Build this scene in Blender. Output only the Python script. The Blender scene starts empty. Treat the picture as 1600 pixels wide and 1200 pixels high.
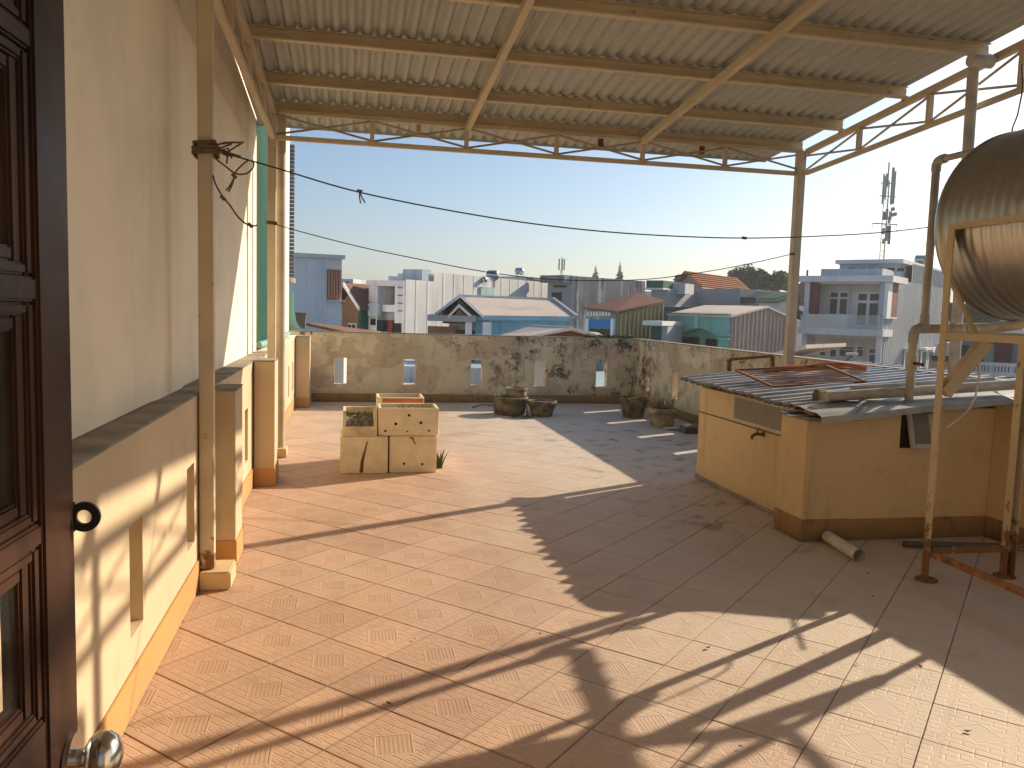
import bpy, bmesh, math, random
import numpy as np
from mathutils import Matrix, Vector
random.seed(7)
S = bpy.context.scene
COL = S.collection

# ------------------------------------------------------------------ camera
YAW, PITCH, ROLL, FPX, EYE = 0.20182, -0.09017, 0.029916, 1262.6, 1.52
def cam_axes():
    f = Vector((math.sin(YAW)*math.cos(PITCH), math.cos(YAW)*math.cos(PITCH), math.sin(PITCH)))
    rt = Vector((math.cos(YAW), -math.sin(YAW), 0)); up = rt.cross(f)
    r2 = rt*math.cos(ROLL) + up*math.sin(ROLL)
    u2 = -rt*math.sin(ROLL) + up*math.cos(ROLL)
    return r2, u2, f
RT, UP, FW = cam_axes()
C0 = Vector((0, 0, EYE))
cam_d = bpy.data.cameras.new('camera'); cam = bpy.data.objects.new('camera', cam_d); COL.objects.link(cam)
M = Matrix.Identity(4)
for i in range(3):
    M[i][0], M[i][1], M[i][2], M[i][3] = RT[i], UP[i], -FW[i], C0[i]
cam.matrix_world = M
cam_d.sensor_fit = 'HORIZONTAL'; cam_d.sensor_width = 36.0; cam_d.lens = FPX/1600*36
cam_d.clip_start = 0.03; cam_d.clip_end = 5000
S.camera = cam

# ------------------------------------------------------------------ sky, sun, exposure
SUN_AZ = math.atan2(.8887, .4585); SUN_EL = math.atan(.447)
W = bpy.data.worlds.new('World'); S.world = W; W.use_nodes = True
wn = W.node_tree; wn.nodes.clear()
sky = wn.nodes.new('ShaderNodeTexSky'); sky.sky_type = 'NISHITA'; sky.sun_disc = False
sky.sun_elevation = SUN_EL; sky.sun_rotation = SUN_AZ
sky.altitude = 0; sky.air_density = 1.0; sky.dust_density = 1.3; sky.ozone_density = 3.4
bg = wn.nodes.new('ShaderNodeBackground'); bg.inputs['Strength'].default_value = 0.077
wo = wn.nodes.new('ShaderNodeOutputWorld')
wn.links.new(sky.outputs[0], bg.inputs[0]); wn.links.new(bg.outputs[0], wo.inputs[0])
sd = bpy.data.lights.new('sun', 'SUN'); sun = bpy.data.objects.new('sun', sd); COL.objects.link(sun)
sd.energy = 3.9; sd.angle = math.radians(0.53); sd.color = (1.0, 0.83, 0.62)
dv = Vector((.8887, .4585, .447)).normalized()
sun.rotation_euler = dv.to_track_quat('Z', 'Y').to_euler()
sun.location = (20, 10, 12)
S.view_settings.view_transform = 'Standard'; S.view_settings.look = 'None'
S.view_settings.gamma = 1.0; S.view_settings.use_curve_mapping = False
S.view_settings.exposure = 0.85
S.render.engine = 'CYCLES'
S.cycles.use_denoising = True
S.cycles.use_adaptive_sampling = True; S.cycles.adaptive_threshold = 0.025
S.cycles.max_bounces = 8; S.cycles.diffuse_bounces = 6; S.cycles.glossy_bounces = 4
S.cycles.transparent_max_bounces = 12; S.cycles.caustics_reflective = False; S.cycles.caustics_refractive = False

# ------------------------------------------------------------------ pixel helpers (photo 1600x1200)
def ray(x, y): return RT*((x-800)/FPX) - UP*((y-600)/FPX) + FW
def onz(x, y, z=0.0): d = ray(x, y); return C0 + d*((z-EYE)/d.z)
def onx(x, y, X): d = ray(x, y); return C0 + d*(X/d.x)
def ony(x, y, Y): d = ray(x, y); return C0 + d*(Y/d.y)
def proj(p):
    d = Vector(p)-C0; w = d.dot(FW)
    if w < .05: return None
    return (800+FPX*d.dot(RT)/w, 600-FPX*d.dot(UP)/w)

# ------------------------------------------------------------------ material helper
class NT:
    def __init__(s, name):
        s.m = bpy.data.materials.new(name); s.m.use_nodes = True
        s.t = s.m.node_tree; s.t.nodes.clear()
        s.out = s.t.nodes.new('ShaderNodeOutputMaterial')
        s.b = s.t.nodes.new('ShaderNodeBsdfPrincipled')
        s.t.links.new(s.b.outputs[0], s.out.inputs[0])
        s._pos = None
    def n(s, typ): return s.t.nodes.new(typ)
    def set(s, sock, v):
        if isinstance(v, bpy.types.NodeSocket): s.t.links.new(v, sock)
        elif isinstance(v, (tuple, list)) and len(v) == 3 and sock.type == 'RGBA': sock.default_value = (*v, 1)
        else: sock.default_value = v
    def pos(s):
        if s._pos is None: s._pos = s.n('ShaderNodeNewGeometry').outputs['Position']
        return s._pos
    def vmap(s, scale, rot=(0,0,0), loc=(0,0,0), vec=None):
        m = s.n('ShaderNodeMapping'); s.set(m.inputs[0], vec or s.pos())
        m.inputs['Scale'].default_value = scale; m.inputs['Rotation'].default_value = rot; m.inputs['Location'].default_value = loc
        return m.outputs[0]
    def noise(s, scale, detail=4, rough=.55, vec=None, dist=0):
        k = s.n('ShaderNodeTexNoise'); s.set(k.inputs['Vector'], vec or s.pos())
        k.inputs['Scale'].default_value = scale; k.inputs['Detail'].default_value = detail
        k.inputs['Roughness'].default_value = rough; k.inputs['Distortion'].default_value = dist
        return k.outputs[0]
    def voro(s, scale, vec=None, feature='F1', out=0):
        k = s.n('ShaderNodeTexVoronoi'); k.feature = feature; s.set(k.inputs['Vector'], vec or s.pos()); k.inputs['Scale'].default_value = scale
        return k.outputs[out]
    def rng(s, v, a, b, c=0.0, d=1.0, smooth=True):
        k = s.n('ShaderNodeMapRange'); s.set(k.inputs[0], v)
        if smooth: k.interpolation_type = 'SMOOTHSTEP'
        for i, q in enumerate((a, b, c, d)): k.inputs[i+1].default_value = q
        return k.outputs[0]
    def math(s, op, a, b=0.0, c=0.0):
        k = s.n('ShaderNodeMath'); k.operation = op
        s.set(k.inputs[0], a); s.set(k.inputs[1], b); s.set(k.inputs[2], c)
        return k.outputs[0]
    def mix(s, f, a, b):
        k = s.n('ShaderNodeMix'); k.data_type = 'RGBA'
        s.set(k.inputs[0], f); s.set(k.inputs[6], a); s.set(k.inputs[7], b)
        return k.outputs[2]
    def xyz(s, vec=None):
        k = s.n('ShaderNodeSeparateXYZ'); s.set(k.inputs[0], vec or s.pos()); return k.outputs
    def bump(s, h, strength=.3, dist=.01):
        k = s.n('ShaderNodeBump'); s.set(k.inputs['Height'], h)
        k.inputs['Strength'].default_value = strength; k.inputs['Distance'].default_value = dist
        s.t.links.new(k.outputs[0], s.b.inputs['Normal'])
    def done(s, col, rough=.8, metal=0.0, spec=.3):
        s.set(s.b.inputs['Base Color'], col); s.set(s.b.inputs['Roughness'], rough); s.set(s.b.inputs['Metallic'], metal)
        s.b.inputs['Specular IOR Level'].default_value = spec
        return s.m
def dark(c, k): return tuple(v*k for v in c)

def m_plain(name, c, rough=.7, metal=0, var=.12, scale=6, spec=.3, bump=.08):
    t = NT(name); f = t.noise(scale, 5)
    col = t.mix(t.rng(f, .3, .7), dark(c, 1-var), tuple(min(1, v*(1+var)) for v in c))
    if bump: t.bump(t.noise(scale*9, 4), bump, .004)
    return t.done(col, rough, metal, spec)

def m_plaster(name, c, dirt=(.25,.22,.17), amount=.3, base_dirt=.35, streak=.25):
    """painted plaster: faint blotches, hairline dirt, drip streaks, splash dirt at the foot"""
    t = NT(name)
    big = t.noise(1.1, 4); mid = t.noise(5, 6, .65)
    col = t.mix(t.rng(big, .35, .65), dark(c, .93), tuple(min(1, v*1.05) for v in c))
    col = t.mix(t.math('MULTIPLY', t.rng(mid, .52, .75), amount), col, dirt)
    st = t.noise(1.0, 5, .7, vec=t.vmap((7, 7, .45)))
    col = t.mix(t.math('MULTIPLY', t.rng(st, .56, .72), streak), col, dirt)
    z = t.xyz()[2]
    low = t.math('MULTIPLY', t.rng(t.math('ADD', z, t.math('MULTIPLY', mid, .25)), .02, .28, 1, 0), base_dirt)
    col = t.mix(low, col, dirt)
    t.bump(t.math('ADD', t.math('MULTIPLY', t.noise(60, 4), .5), t.noise(9, 3)), .25, .003)
    return t.done(col, .82, 0, .25)

def m_stained(name, c):
    """old weathered parapet paint with black mould, runs from the top and repainted patches"""
    t = NT(name)
    x, y, z = t.xyz()[:3]
    big = t.noise(.9, 4); mid = t.noise(4.5, 7, .7); fine = t.noise(22, 5, .7)
    col = t.mix(t.rng(big, .35, .65), dark(c, .86), c)
    # pinkish faded repaint patches
    pk = t.rng(t.noise(1.7, 3, .5, vec=t.vmap((1, 1, 1.5), loc=(3.1, 0, 1.7))), .5, .54)
    col = t.mix(t.math('MULTIPLY', pk, .55), col, (.56, .41, .29))
    # grey bare render patches
    gp = t.rng(t.noise(1.3, 5, .6, vec=t.vmap((1.2, 1.2, 1.0), loc=(9.3, 2, .4))), .56, .64)
    col = t.mix(t.math('MULTIPLY', gp, .5), col, (.42, .37, .29))
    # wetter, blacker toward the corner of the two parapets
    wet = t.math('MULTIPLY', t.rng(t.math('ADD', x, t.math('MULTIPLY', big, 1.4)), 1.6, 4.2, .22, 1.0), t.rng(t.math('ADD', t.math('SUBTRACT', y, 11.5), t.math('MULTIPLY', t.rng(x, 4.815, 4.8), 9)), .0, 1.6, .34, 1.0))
    top = t.rng(t.math('ADD', z, t.math('MULTIPLY', mid, .35)), .75, 1.3)
    run = t.math('MULTIPLY', t.rng(t.noise(1.0, 7, .75, vec=t.vmap((6, 6, 1.3)), dist=.5), .5, .64), t.rng(t.noise(1.9, 3), .38, .6))
    mould = t.math('MULTIPLY', t.rng(mid, .5, .6), t.rng(t.noise(1.4, 3, vec=t.vmap((1, 1, 1), loc=(3, 1, 8))), .32, .5))
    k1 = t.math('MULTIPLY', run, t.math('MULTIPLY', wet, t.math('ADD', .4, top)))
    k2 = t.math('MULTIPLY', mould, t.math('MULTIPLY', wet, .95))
    k3 = t.math('MULTIPLY', t.rng(t.noise(11, 5, .7), .52, .62), t.math('MULTIPLY', top, t.rng(t.noise(1.6, 3, vec=t.vmap((1, 1, 1), loc=(7, 2, 5))), .4, .58)))
    low = t.math('MULTIPLY', t.rng(t.math('ADD', z, t.math('MULTIPLY', mid, .3)), .15, .42, 1, 0), .6)
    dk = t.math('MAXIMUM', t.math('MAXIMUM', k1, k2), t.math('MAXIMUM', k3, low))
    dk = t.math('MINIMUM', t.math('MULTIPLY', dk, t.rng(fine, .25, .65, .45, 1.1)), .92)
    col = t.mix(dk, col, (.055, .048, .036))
    t.bump(t.math('ADD', fine, mid), .4, .006)
    return t.done(col, .88, 0, .2)

TP, TPH = 0.338, (-0.153, 0.0592)       # tile pitch and phase along the two diagonals
def m_tile():
    t = NT('terracotta_tile')
    r = t.vmap((1/TP,)*3, rot=(0, 0, -math.pi/4))      # rotate so u runs along (1,1), v along (-1,1)
    o = t.xyz(r)
    u = t.math('SUBTRACT', o[0], TPH[0]/TP); v = t.math('ADD', o[1], TPH[1]/TP)
    fu = t.math('FRACT', u); fv = t.math('FRACT', v)
    iu = t.math('FLOOR', u); iv = t.math('FLOOR', v)
    cmb = t.n('ShaderNodeCombineXYZ'); t.set(cmb.inputs[0], iu); t.set(cmb.inputs[1], iv)
    wnz = t.n('ShaderNodeTexWhiteNoise'); t.set(wnz.inputs[0], cmb.outputs[0]); rnd = wnz.outputs[0]
    c = (.57, .375, .255)
    col = t.mix(rnd, dark(c, .83), dark(c, 1.1))
    blot = t.noise(2.2, 5, .6); fine = t.noise(30, 5, .7)
    col = t.mix(t.rng(blot, .3, .7), t.mix(.5, col, (.5, .325, .22)), col)
    col = t.mix(t.math('MULTIPLY', t.rng(t.noise(.9, 6, .68, vec=t.vmap((1, 1, 1), loc=(2, 5, 0))), .42, .66), .4), col, (.6, .47, .36))
    # relief: centre lozenge with ribs, brick-like blocks and dotted bars
    au = t.math('ABSOLUTE', t.math('SUBTRACT', fu, .5)); av = t.math('ABSOLUTE', t.math('SUBTRACT', fv, .5))
    l1 = t.math('ADD', au, av)
    loz = t.rng(l1, .235, .25, 1, 0); ring = t.math('MULTIPLY', t.rng(l1, .25, .262), t.rng(l1, .285, .297, 1, 0))
    d1 = t.math('SUBTRACT', fu, fv)
    ribs = t.math('MULTIPLY', loz, t.rng(t.math('SINE', t.math('MULTIPLY', d1, 95)), -.3, .3))
    def frac_line(q, n, w, off=0.0):
        f = t.math('FRACT', t.math('ADD', t.math('MULTIPLY', q, n), off))
        return t.math('MINIMUM', t.rng(f, 0, w), t.rng(f, 1-w, 1, 1, 0))
    row = t.math('FLOOR', t.math('MULTIPLY', fu, 9.0))
    off = t.math('MULTIPLY', t.math('MODULO', row, 2.0), .5)
    bl = t.math('MINIMUM', frac_line(fu, 9.0, .13), frac_line(fv, 4.0, .05, off))
    bar = t.math('MULTIPLY', t.rng(t.math('ABSOLUTE', t.math('SUBTRACT', av, .33)), .03, .035, 1, 0), 1.0)
    dots = t.math('MULTIPLY', t.math('MULTIPLY', bar, frac_line(fu, 22.0, .3)), .55)
    base = t.math('MULTIPLY', t.math('SUBTRACT', 1.0, bar), bl)
    outside = t.math('SUBTRACT', 1.0, t.rng(l1, .285, .3, 1, 0))
    h = t.math('ADD', t.math('MULTIPLY', outside, t.math('ADD', t.math('MULTIPLY', base, .8), dots)), t.math('ADD', ring, t.math('MULTIPLY', ribs, .3)))
    # grime held in the low relief, worn pale tops, grey dust at right, paled to brighten the shaded floor, and a paler far end
    col = t.mix(t.math('MULTIPLY', t.rng(h, .1, .7, 1, 0), .16), col, (.2, .12, .075))
    edge = t.math('MAXIMUM', au, av)
    col = t.mix(t.math('MULTIPLY', t.rng(t.math('ADD', edge, t.math('MULTIPLY', t.noise(9, 5, .7), .06)), .487, .53), .3), col, (.15, .105, .07))
    x, y, z = t.xyz()[:3]
    dust_shade_lift = t.math('MULTIPLY', t.rng(t.math('ADD', x, t.math('MULTIPLY', blot, 2.0)), 1.3, 3.4), .8)
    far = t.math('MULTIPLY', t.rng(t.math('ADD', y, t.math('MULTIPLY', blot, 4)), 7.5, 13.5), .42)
    col = t.mix(t.math('MAXIMUM', dust_shade_lift, far), col, (.64, .56, .47))
    sp = t.rng(t.noise(3.1, 6, .72, vec=t.vmap((1, 1, 1), loc=(4, 7, 0))), .52, .66)
    near_shed = t.math('MULTIPLY', t.rng(x, 1.6, 3.2), t.math('MULTIPLY', t.rng(y, 4.2, 5.6), t.rng(y, 12.6, 9.5)))
    col = t.mix(t.math('MULTIPLY', sp, t.math('ADD', .13, t.math('MULTIPLY', near_shed, .55))), col, (.085, .07, .055))
    col = t.mix(t.math('MULTIPLY', t.rng(fine, .6, .75), .18), col, (.12, .085, .06))
    t.bump(t.math('ADD', t.math('MULTIPLY', h, 1.0), t.math('MULTIPLY', fine, .12)), .7, .0022)
    rough = t.rng(blot, .3, .7, .58, .72)
    return t.done(col, rough, 0, .3)

def m_rusty_paint(name, paint, amount=.5, z_low=.35):
    t = NT(name)
    n1 = t.noise(14, 6, .7); n2 = t.noise(3, 4)
    z = t.xyz()[2]
    low = t.rng(z, .02, z_low, .35, 0)
    k = t.rng(t.math('ADD', t.math('ADD', n1, t.math('MULTIPLY', n2, .25)), low), .78-.1*amount, .9-.1*amount)
    col = t.mix(t.rng(n2, .35, .65), dark(paint, .88), paint)
    col = t.mix(k, col, t.mix(t.noise(40, 3), (.15, .07, .03), (.29, .15, .065)))
    t.bump(n1, .2, .003)
    return t.done(col, t.rng(k, 0, 1, .5, .9), 0, .35)

def m_rust(name):
    t = NT(name); n1 = t.noise(25, 6, .7)
    t.bump(n1, .5, .004)
    return t.done(t.mix(t.rng(n1, .3, .7), (.12, .055, .03), (.29, .14, .065)), .9, .1, .2)

def m_sheet(name, c, rough=.45, metal=.6, dirt=.5, dc=(.12,.1,.08), scale=1.0):
    t = NT(name)
    n1 = t.noise(2.2*scale, 6, .65); n2 = t.noise(18*scale, 5, .7)
    col = t.mix(t.rng(n1, .35, .65), dark(c, .85), c)
    col = t.mix(t.math('MULTIPLY', t.rng(t.math('ADD', n1, t.math('MULTIPLY', n2, .4)), .62, .85), dirt), col, dc)
    t.bump(n2, .12, .003)
    return t.done(col, t.math('ADD', rough, t.math('MULTIPLY', n2, .2)), metal, .4)

def m_shed_sheet():
    # galvanised sheet, rib valleys hold dirt, darkened to paint in sky-reflection stripes too
    t = NT('shed_sheet'); y = t.xyz()[1]
    n1 = t.noise(4, 6, .65); n2 = t.noise(30, 5, .7)
    ph = t.math('FRACT', t.math('DIVIDE', t.math('SUBTRACT', y, 4.99), .15))
    valley = t.math('MAXIMUM', t.rng(ph, .36, .46, 1, 0), t.rng(ph, .9, .97))
    col = t.mix(t.rng(n1, .35, .65), (.4, .4, .38), (.58, .57, .53))
    d = t.math('MULTIPLY', valley, t.rng(t.math('ADD', n1, t.math('MULTIPLY', n2, .3)), .35, .7, .55, 1.0))
    col = t.mix(d, col, (.075, .065, .055)); col = t.mix(t.math('MULTIPLY', t.rng(n2, .55, .75), .4), col, (.16, .12, .08))
    return t.done(col, t.rng(d, 0, 1, .42, .85), t.rng(d, 0, 1, .45, .0), .4)

def m_panelled(name, c, var=.14, dirt=.42):
    t = NT(name)
    n1 = t.noise(.35, 4); n2 = t.noise(1.0, 6, .7, vec=t.vmap((1.2, 1.2, .12)))
    col = t.mix(t.rng(n1, .35, .65), dark(c, 1-var), c)
    col = t.mix(t.math('MULTIPLY', t.rng(n2, .5, .72), dirt), col, dark(c, .35))
    return t.done(col, .75, 0, .2)

def m_old_concrete(name):
    t = NT(name)
    n1 = t.noise(.5, 6, .65); n2 = t.noise(1.0, 7, .75, vec=t.vmap((1.5, 1.5, .16)))
    col = t.mix(t.rng(n1, .38, .6), (.16, .155, .15), (.3, .295, .285))
    col = t.mix(t.math('MULTIPLY', t.rng(n2, .5, .58), .85), col, (.6, .59, .57))
    col = t.mix(t.math('MULTIPLY', t.rng(t.noise(1.1, 6, .7, vec=t.vmap((1, 1, .3), loc=(5, 3, 1))), .54, .68), .8), col, (.07, .068, .066))
    return t.done(col, .9, 0, .15)

def m_glass(name, tint=(.1,.1,.09), rough=.03, alpha=.14):
    t = NT(name)
    t.b.inputs['Alpha'].default_value = alpha
    return t.done(tint, rough, 0, .8)

def m_wood(name, c=(.045,.02,.012)):
    t = NT(name)
    g = t.noise(3.0, 5, .6, vec=t.vmap((14, 3, 1.2)), dist=.6)
    col = t.mix(t.rng(g, .3, .7), dark(c, .55), dark(c, 1.35))
    t.bump(g, .1, .002)
    return t.done(col, t.rng(t.noise(5, 3), .3, .7, .38, .52), 0, .22)

def m_leaf(name, c):
    t = NT(name)
    oi = t.noise(1.3, 3); n2 = t.noise(9, 2)
    col = t.mix(t.rng(t.math('ADD', oi, t.math('MULTIPLY', n2, .3)), .4, .85), dark(c, .55), dark(c, 1.5))
    t.b.inputs['Transmission Weight'].default_value = 0.0
    return t.done(col, .6, 0, .3)

MT = dict(
    cream=m_plaster('cream_plaster_shade_lifted', (.85, .77, .62), amount=.1, base_dirt=.0, streak=.07),  # upper wall cream, lightened to brighten its shade
    cream_sun_dim=m_plaster('cream_plaster_sun_dimmed', (.6, .475, .315), amount=.2, base_dirt=.35, streak=.16),  # same cream darkened to tone down the sunlit lower wall
    cream2=m_plaster('yellow_plaster', (.68, .51, .3), amount=.28, base_dirt=.4, streak=.35),
    ochre=m_plaster('ochre_skirting', (.55, .31, .115), amount=.2, base_dirt=.35, streak=.1),
    ochre_d=m_plaster('dirty_ochre_skirting', (.36, .22, .09), dirt=(.06,.05,.04), amount=.7, base_dirt=.8, streak=.4),
    cement=m_plain('grey_cement', (.30, .27, .22), .9, var=.25, scale=5, bump=.2),
    old=m_stained('weathered_parapet', (.82, .71, .51)),
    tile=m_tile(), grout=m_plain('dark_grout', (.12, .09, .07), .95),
    steel=m_rusty_paint('cream_painted_steel', (.64, .54, .38), .3),
    steel_d=m_rusty_paint('cream_painted_angle', (.55, .43, .26), .45),
    rod=m_rusty_paint('rusted_rod', (.46, .36, .27), .6),
    stand=m_rusty_paint('rusting_stand_paint', (.6, .49, .32), .6, .5),
    rust=m_rust('rust'), rust2=m_plain('orange_rust', (.33, .15, .06), .9, var=.4, scale=20, bump=.4),
    roofsheet=m_sheet('canopy_sheet', (.5, .52, .5), .6, .1, .14),
    shedsheet=m_shed_sheet(),
    flash=m_sheet('pale_flashing', (.42, .43, .4), .4, .6, .5, (.2,.17,.12), 2),
    stainless=m_sheet('stainless_steel', (.52, .5, .46), .3, 1.0, .15, (.15,.12,.08)),
    pvc=m_plain('grey_pvc', (.5, .475, .43), .5, var=.18, scale=8), pvc_l=m_plain('pale_pvc', (.62, .58, .5), .45, var=.15),
    pvc_d=m_plain('dark_pvc', (.11, .1, .095), .5),
    foam=m_plain('aged_foam', (.84, .75, .56), .85, var=.1, scale=7, bump=.15), foam_dirty=m_plain('grimy_foam', (.66, .57, .4), .9, var=.25, scale=6),
    soil_grey=m_plain('grey_soil', (.2, .17, .13), .98, var=.4, scale=30, bump=.6),
    soil=m_plain('soil', (.09, .065, .045), .98, var=.5, scale=25, bump=.8), redtape=m_plain('red_brown_tape', (.42, .14, .07), .6),
    hole=m_plain('dark_hole', (.03, .022, .015), .95),
    pot=m_plain('mossy_concrete_pot', (.17, .135, .09), .95, var=.5, scale=9, bump=.6), pot_l=m_plain('pale_concrete_pot', (.33, .27, .18), .93, var=.4, scale=8, bump=.5),
    straw=m_plain('dry_straw', (.36, .27, .13), .9, var=.35, scale=12), weed=m_leaf('weed_leaf', (.09, .12, .03)),
    rope=m_plain('old_rope', (.16, .125, .085), .95, var=.3, scale=40, bump=.4), wire=m_plain('dark_wire', (.035, .03, .026), .7),
    wood=m_wood('dark_varnished_wood'), glass=m_glass('door_glass'), chrome=m_sheet('chrome', (.75,.73,.7), .08, 1.0, .1),
    black=m_plain('black_iron', (.02, .018, .016), .5), frost=m_plain('frosted_pane', (.2, .175, .135), .35, var=.08),
    alu=m_plain('aluminium_frame', (.5, .47, .4), .45), brass=m_plain('old_brass', (.2, .15, .07), .4, .7),
    green=m_sheet('green_sheet', (.06, .2, .15), .5, .1, .3, (.02,.06,.045)), teal=m_plain('teal_tarp', (.2, .42, .36), .6),
    slat=m_plain('dark_grey_louvre', (.11, .105, .105), .7), pipebeige=m_plain('beige_downpipe', (.42, .36, .27), .55),
    hose=m_plain('orange_hose', (.5, .17, .07), .6, var=.25), white_s=m_plain('white_scrap', (.6, .58, .53), .6),
)

# ------------------------------------------------------------------ object helpers
def link(name, me, mat=None, parent=None):
    o = bpy.data.objects.new(name, me); COL.objects.link(o)
    if mat is not None and me is not None and not me.materials: me.materials.append(MT[mat] if isinstance(mat, str) else mat)
    if parent is not None:
        o.parent = parent; o.matrix_parent_inverse = PINV.get(parent.name, Matrix.Identity(4))
    return o
PINV = {}
def thing(name, label, cat, loc, group=None):
    o = bpy.data.objects.new(name, None); COL.objects.link(o); o.location = loc; o.empty_display_size = .1
    PINV[o.name] = Matrix.Translation(-Vector(loc))
    return tag(o, label, cat, group)
def tag(o, label=None, cat=None, group=None, kind=None):
    if label: o['label'] = label
    if cat: o['category'] = cat
    if group: o['group'] = group
    if kind: o['kind'] = kind
    return o
class MB:
    """collects shapes in world space, then becomes one mesh"""
    def __init__(s): s.v = []; s.f = []; s.sm = []
    def add(s, v, f, smooth=False):
        b = len(s.v); s.v += [tuple(p) for p in v]; s.f += [tuple(i+b for i in q) for q in f]; s.sm += [smooth]*len(f); return s
    def box(s, x0, x1, y0, y1, z0, z1, fn=None):
        v = [(x, y, z) for z in (z0, z1) for y in (y0, y1) for x in (x0, x1)]
        if fn: v = [fn(*p) for p in v]
        return s.add(v, [(0,2,3,1),(4,5,7,6),(0,1,5,4),(2,6,7,3),(0,4,6,2),(1,3,7,5)])
    def bar(s, p, q, w, h, up=(0,0,1)):
        p, q = Vector(p), Vector(q); d = (q-p).normalized(); u = Vector(up)
        if abs(d.dot(u)) > .98: u = Vector((0,1,0))
        a = d.cross(u).normalized(); b = a.cross(d).normalized()
        v = [c + a*i*w/2 + b*j*h/2 for c in (p, q) for i, j in ((-1,-1),(1,-1),(1,1),(-1,1))]
        return s.add(v, [(3,2,1,0),(4,5,6,7),(0,1,5,4),(1,2,6,5),(2,3,7,6),(3,0,4,7)])
    def tube(s, pts, r, n=8, caps=True, radii=None):
        pts = [Vector(p) for p in pts]; m = len(pts); vs = []; fs = []
        prev = None
        for i, p in enumerate(pts):
            d = (pts[min(i+1, m-1)] - pts[max(i-1, 0)]).normalized()
            if prev is None:
                a = d.cross(Vector((0,0,1)));
                if a.length < .05: a = d.cross(Vector((0,1,0)))
            else:
                a = prev - d*prev.dot(d)
            a.normalize(); prev = a; b = d.cross(a)
            rr = radii[i] if radii else r
            for k in range(n):
                t = 2*math.pi*k/n; vs.append(p + a*math.cos(t)*rr + b*math.sin(t)*rr)
        for i in range(m-1):
            for k in range(n):
                k2 = (k+1) % n; fs.append((i*n+k, i*n+k2, (i+1)*n+k2, (i+1)*n+k))
        s.add(vs, fs, True)
        if caps:
            s.add(vs[:n], [tuple(range(n))][::-1]); s.add(vs[-n:], [tuple(range(n))])
        return s
    def lathe(s, c, prof, n=28, wob=0.0, seed=0):
        rnd = random.Random(seed); ph = rnd.random()*6
        vs = []; fs = []
        for (r, z) in prof:
            for k in range(n):
                t = 2*math.pi*k/n; q = r*(1+wob*math.sin(3*t+ph)+wob*.6*math.sin(7*t+2*ph))
                vs.append((c[0]+q*math.cos(t), c[1]+q*math.sin(t), c[2]+z))
        for i in range(len(prof)-1):
            for k in range(n):
                k2 = (k+1) % n; fs.append((i*n+k, i*n+k2, (i+1)*n+k2, (i+1)*n+k))
        return s.add(vs, fs, True)
    def build(s, name, mat, parent=None, bevel=0.0):
        me = bpy.data.meshes.new(name); me.from_pydata(s.v, [], s.f); me.update()
        me.polygons.foreach_set('use_smooth', s.sm)
        if bevel:
            bm = bmesh.new(); bm.from_mesh(me)
            bmesh.ops.remove_doubles(bm, verts=bm.verts, dist=1e-5)
            bmesh.ops.bevel(bm, geom=[e for e in bm.edges if len(e.link_faces) == 2 and e.calc_face_angle(0) > .5], offset=bevel, segments=2, affect='EDGES', clamp_overlap=True)
            bm.to_mesh(me); bm.free()
        return link(name, me, mat, parent)
def pbox(name, mat, parent, x0, x1, y0, y1, z0, z1, bevel=0.0): return MB().box(x0, x1, y0, y1, z0, z1).build(name, mat, parent, bevel)
def pbar(name, mat, parent, p, q, w, h, bevel=0.0, up=(0,0,1)): return MB().bar(p, q, w, h, up).build(name, mat, parent, bevel)
def ptube(name, mat, parent, pts, r, n=10, caps=True): return MB().tube(pts, r, n, caps).build(name, mat, parent)

def holed_slab(name, mat, parent, a0, a1, z0, z1, d0, d1, holes, axis):
    """wall slab with rectangular through holes; a = along the wall, d = its thickness range"""
    A = sorted({a0, a1, *[h[0] for h in holes], *[h[1] for h in holes]})
    Z = sorted({z0, z1, *[h[2] for h in holes], *[h[3] for h in holes]})
    mb = MB(); idx = {}
    def P(a, z, d): return (a, d, z) if axis == 'x' else (d, a, z)
    def solid(i, j):
        if i < 0 or j < 0 or i >= len(A)-1 or j >= len(Z)-1: return False
        ca, cz = (A[i]+A[i+1])/2, (Z[j]+Z[j+1])/2
        return not any(h[0] < ca < h[1] and h[2] < cz < h[3] for h in holes)
    for i in range(len(A)-1):
        for j in range(len(Z)-1):
            if not solid(i, j): continue
            q = [(A[i], Z[j]), (A[i+1], Z[j]), (A[i+1], Z[j+1]), (A[i], Z[j+1])]
            mb.add([P(a, z, d0) for a, z in q], [(0,1,2,3)]); mb.add([P(a, z, d1) for a, z in q], [(3,2,1,0)])
            for (di, dj, e) in ((-1,0,(0,3)), (1,0,(1,2)), (0,-1,(0,1)), (0,1,(2,3))):
                if not solid(i+di, j+dj):
                    (aa, za), (ab, zb) = q[e[0]], q[e[1]]
                    mb.add([P(aa, za, d0), P(ab, zb, d0), P(ab, zb, d1), P(aa, za, d1)], [(0,1,2,3)])
    me = bpy.data.meshes.new(name); me.from_pydata(mb.v, [], mb.f)
    bm = bmesh.new(); bm.from_mesh(me); bmesh.ops.remove_doubles(bm, verts=bm.verts, dist=1e-5); bmesh.ops.recalc_face_normals(bm, faces=bm.faces); bm.to_mesh(me); bm.free()
    return link(name, me, mat, parent)

# ================================================================== TERRACE
XL, XR, YF, YB, HP = -.765, 4.82, 13.05, -.5, 1.10
floor = tag(pbox('terrace_floor', 'grout', None, XL-.05, XR+.05, YB, YF+.05, -.3, -.006), kind='structure')
PINV[floor.name] = Matrix.Identity(4)
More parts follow.
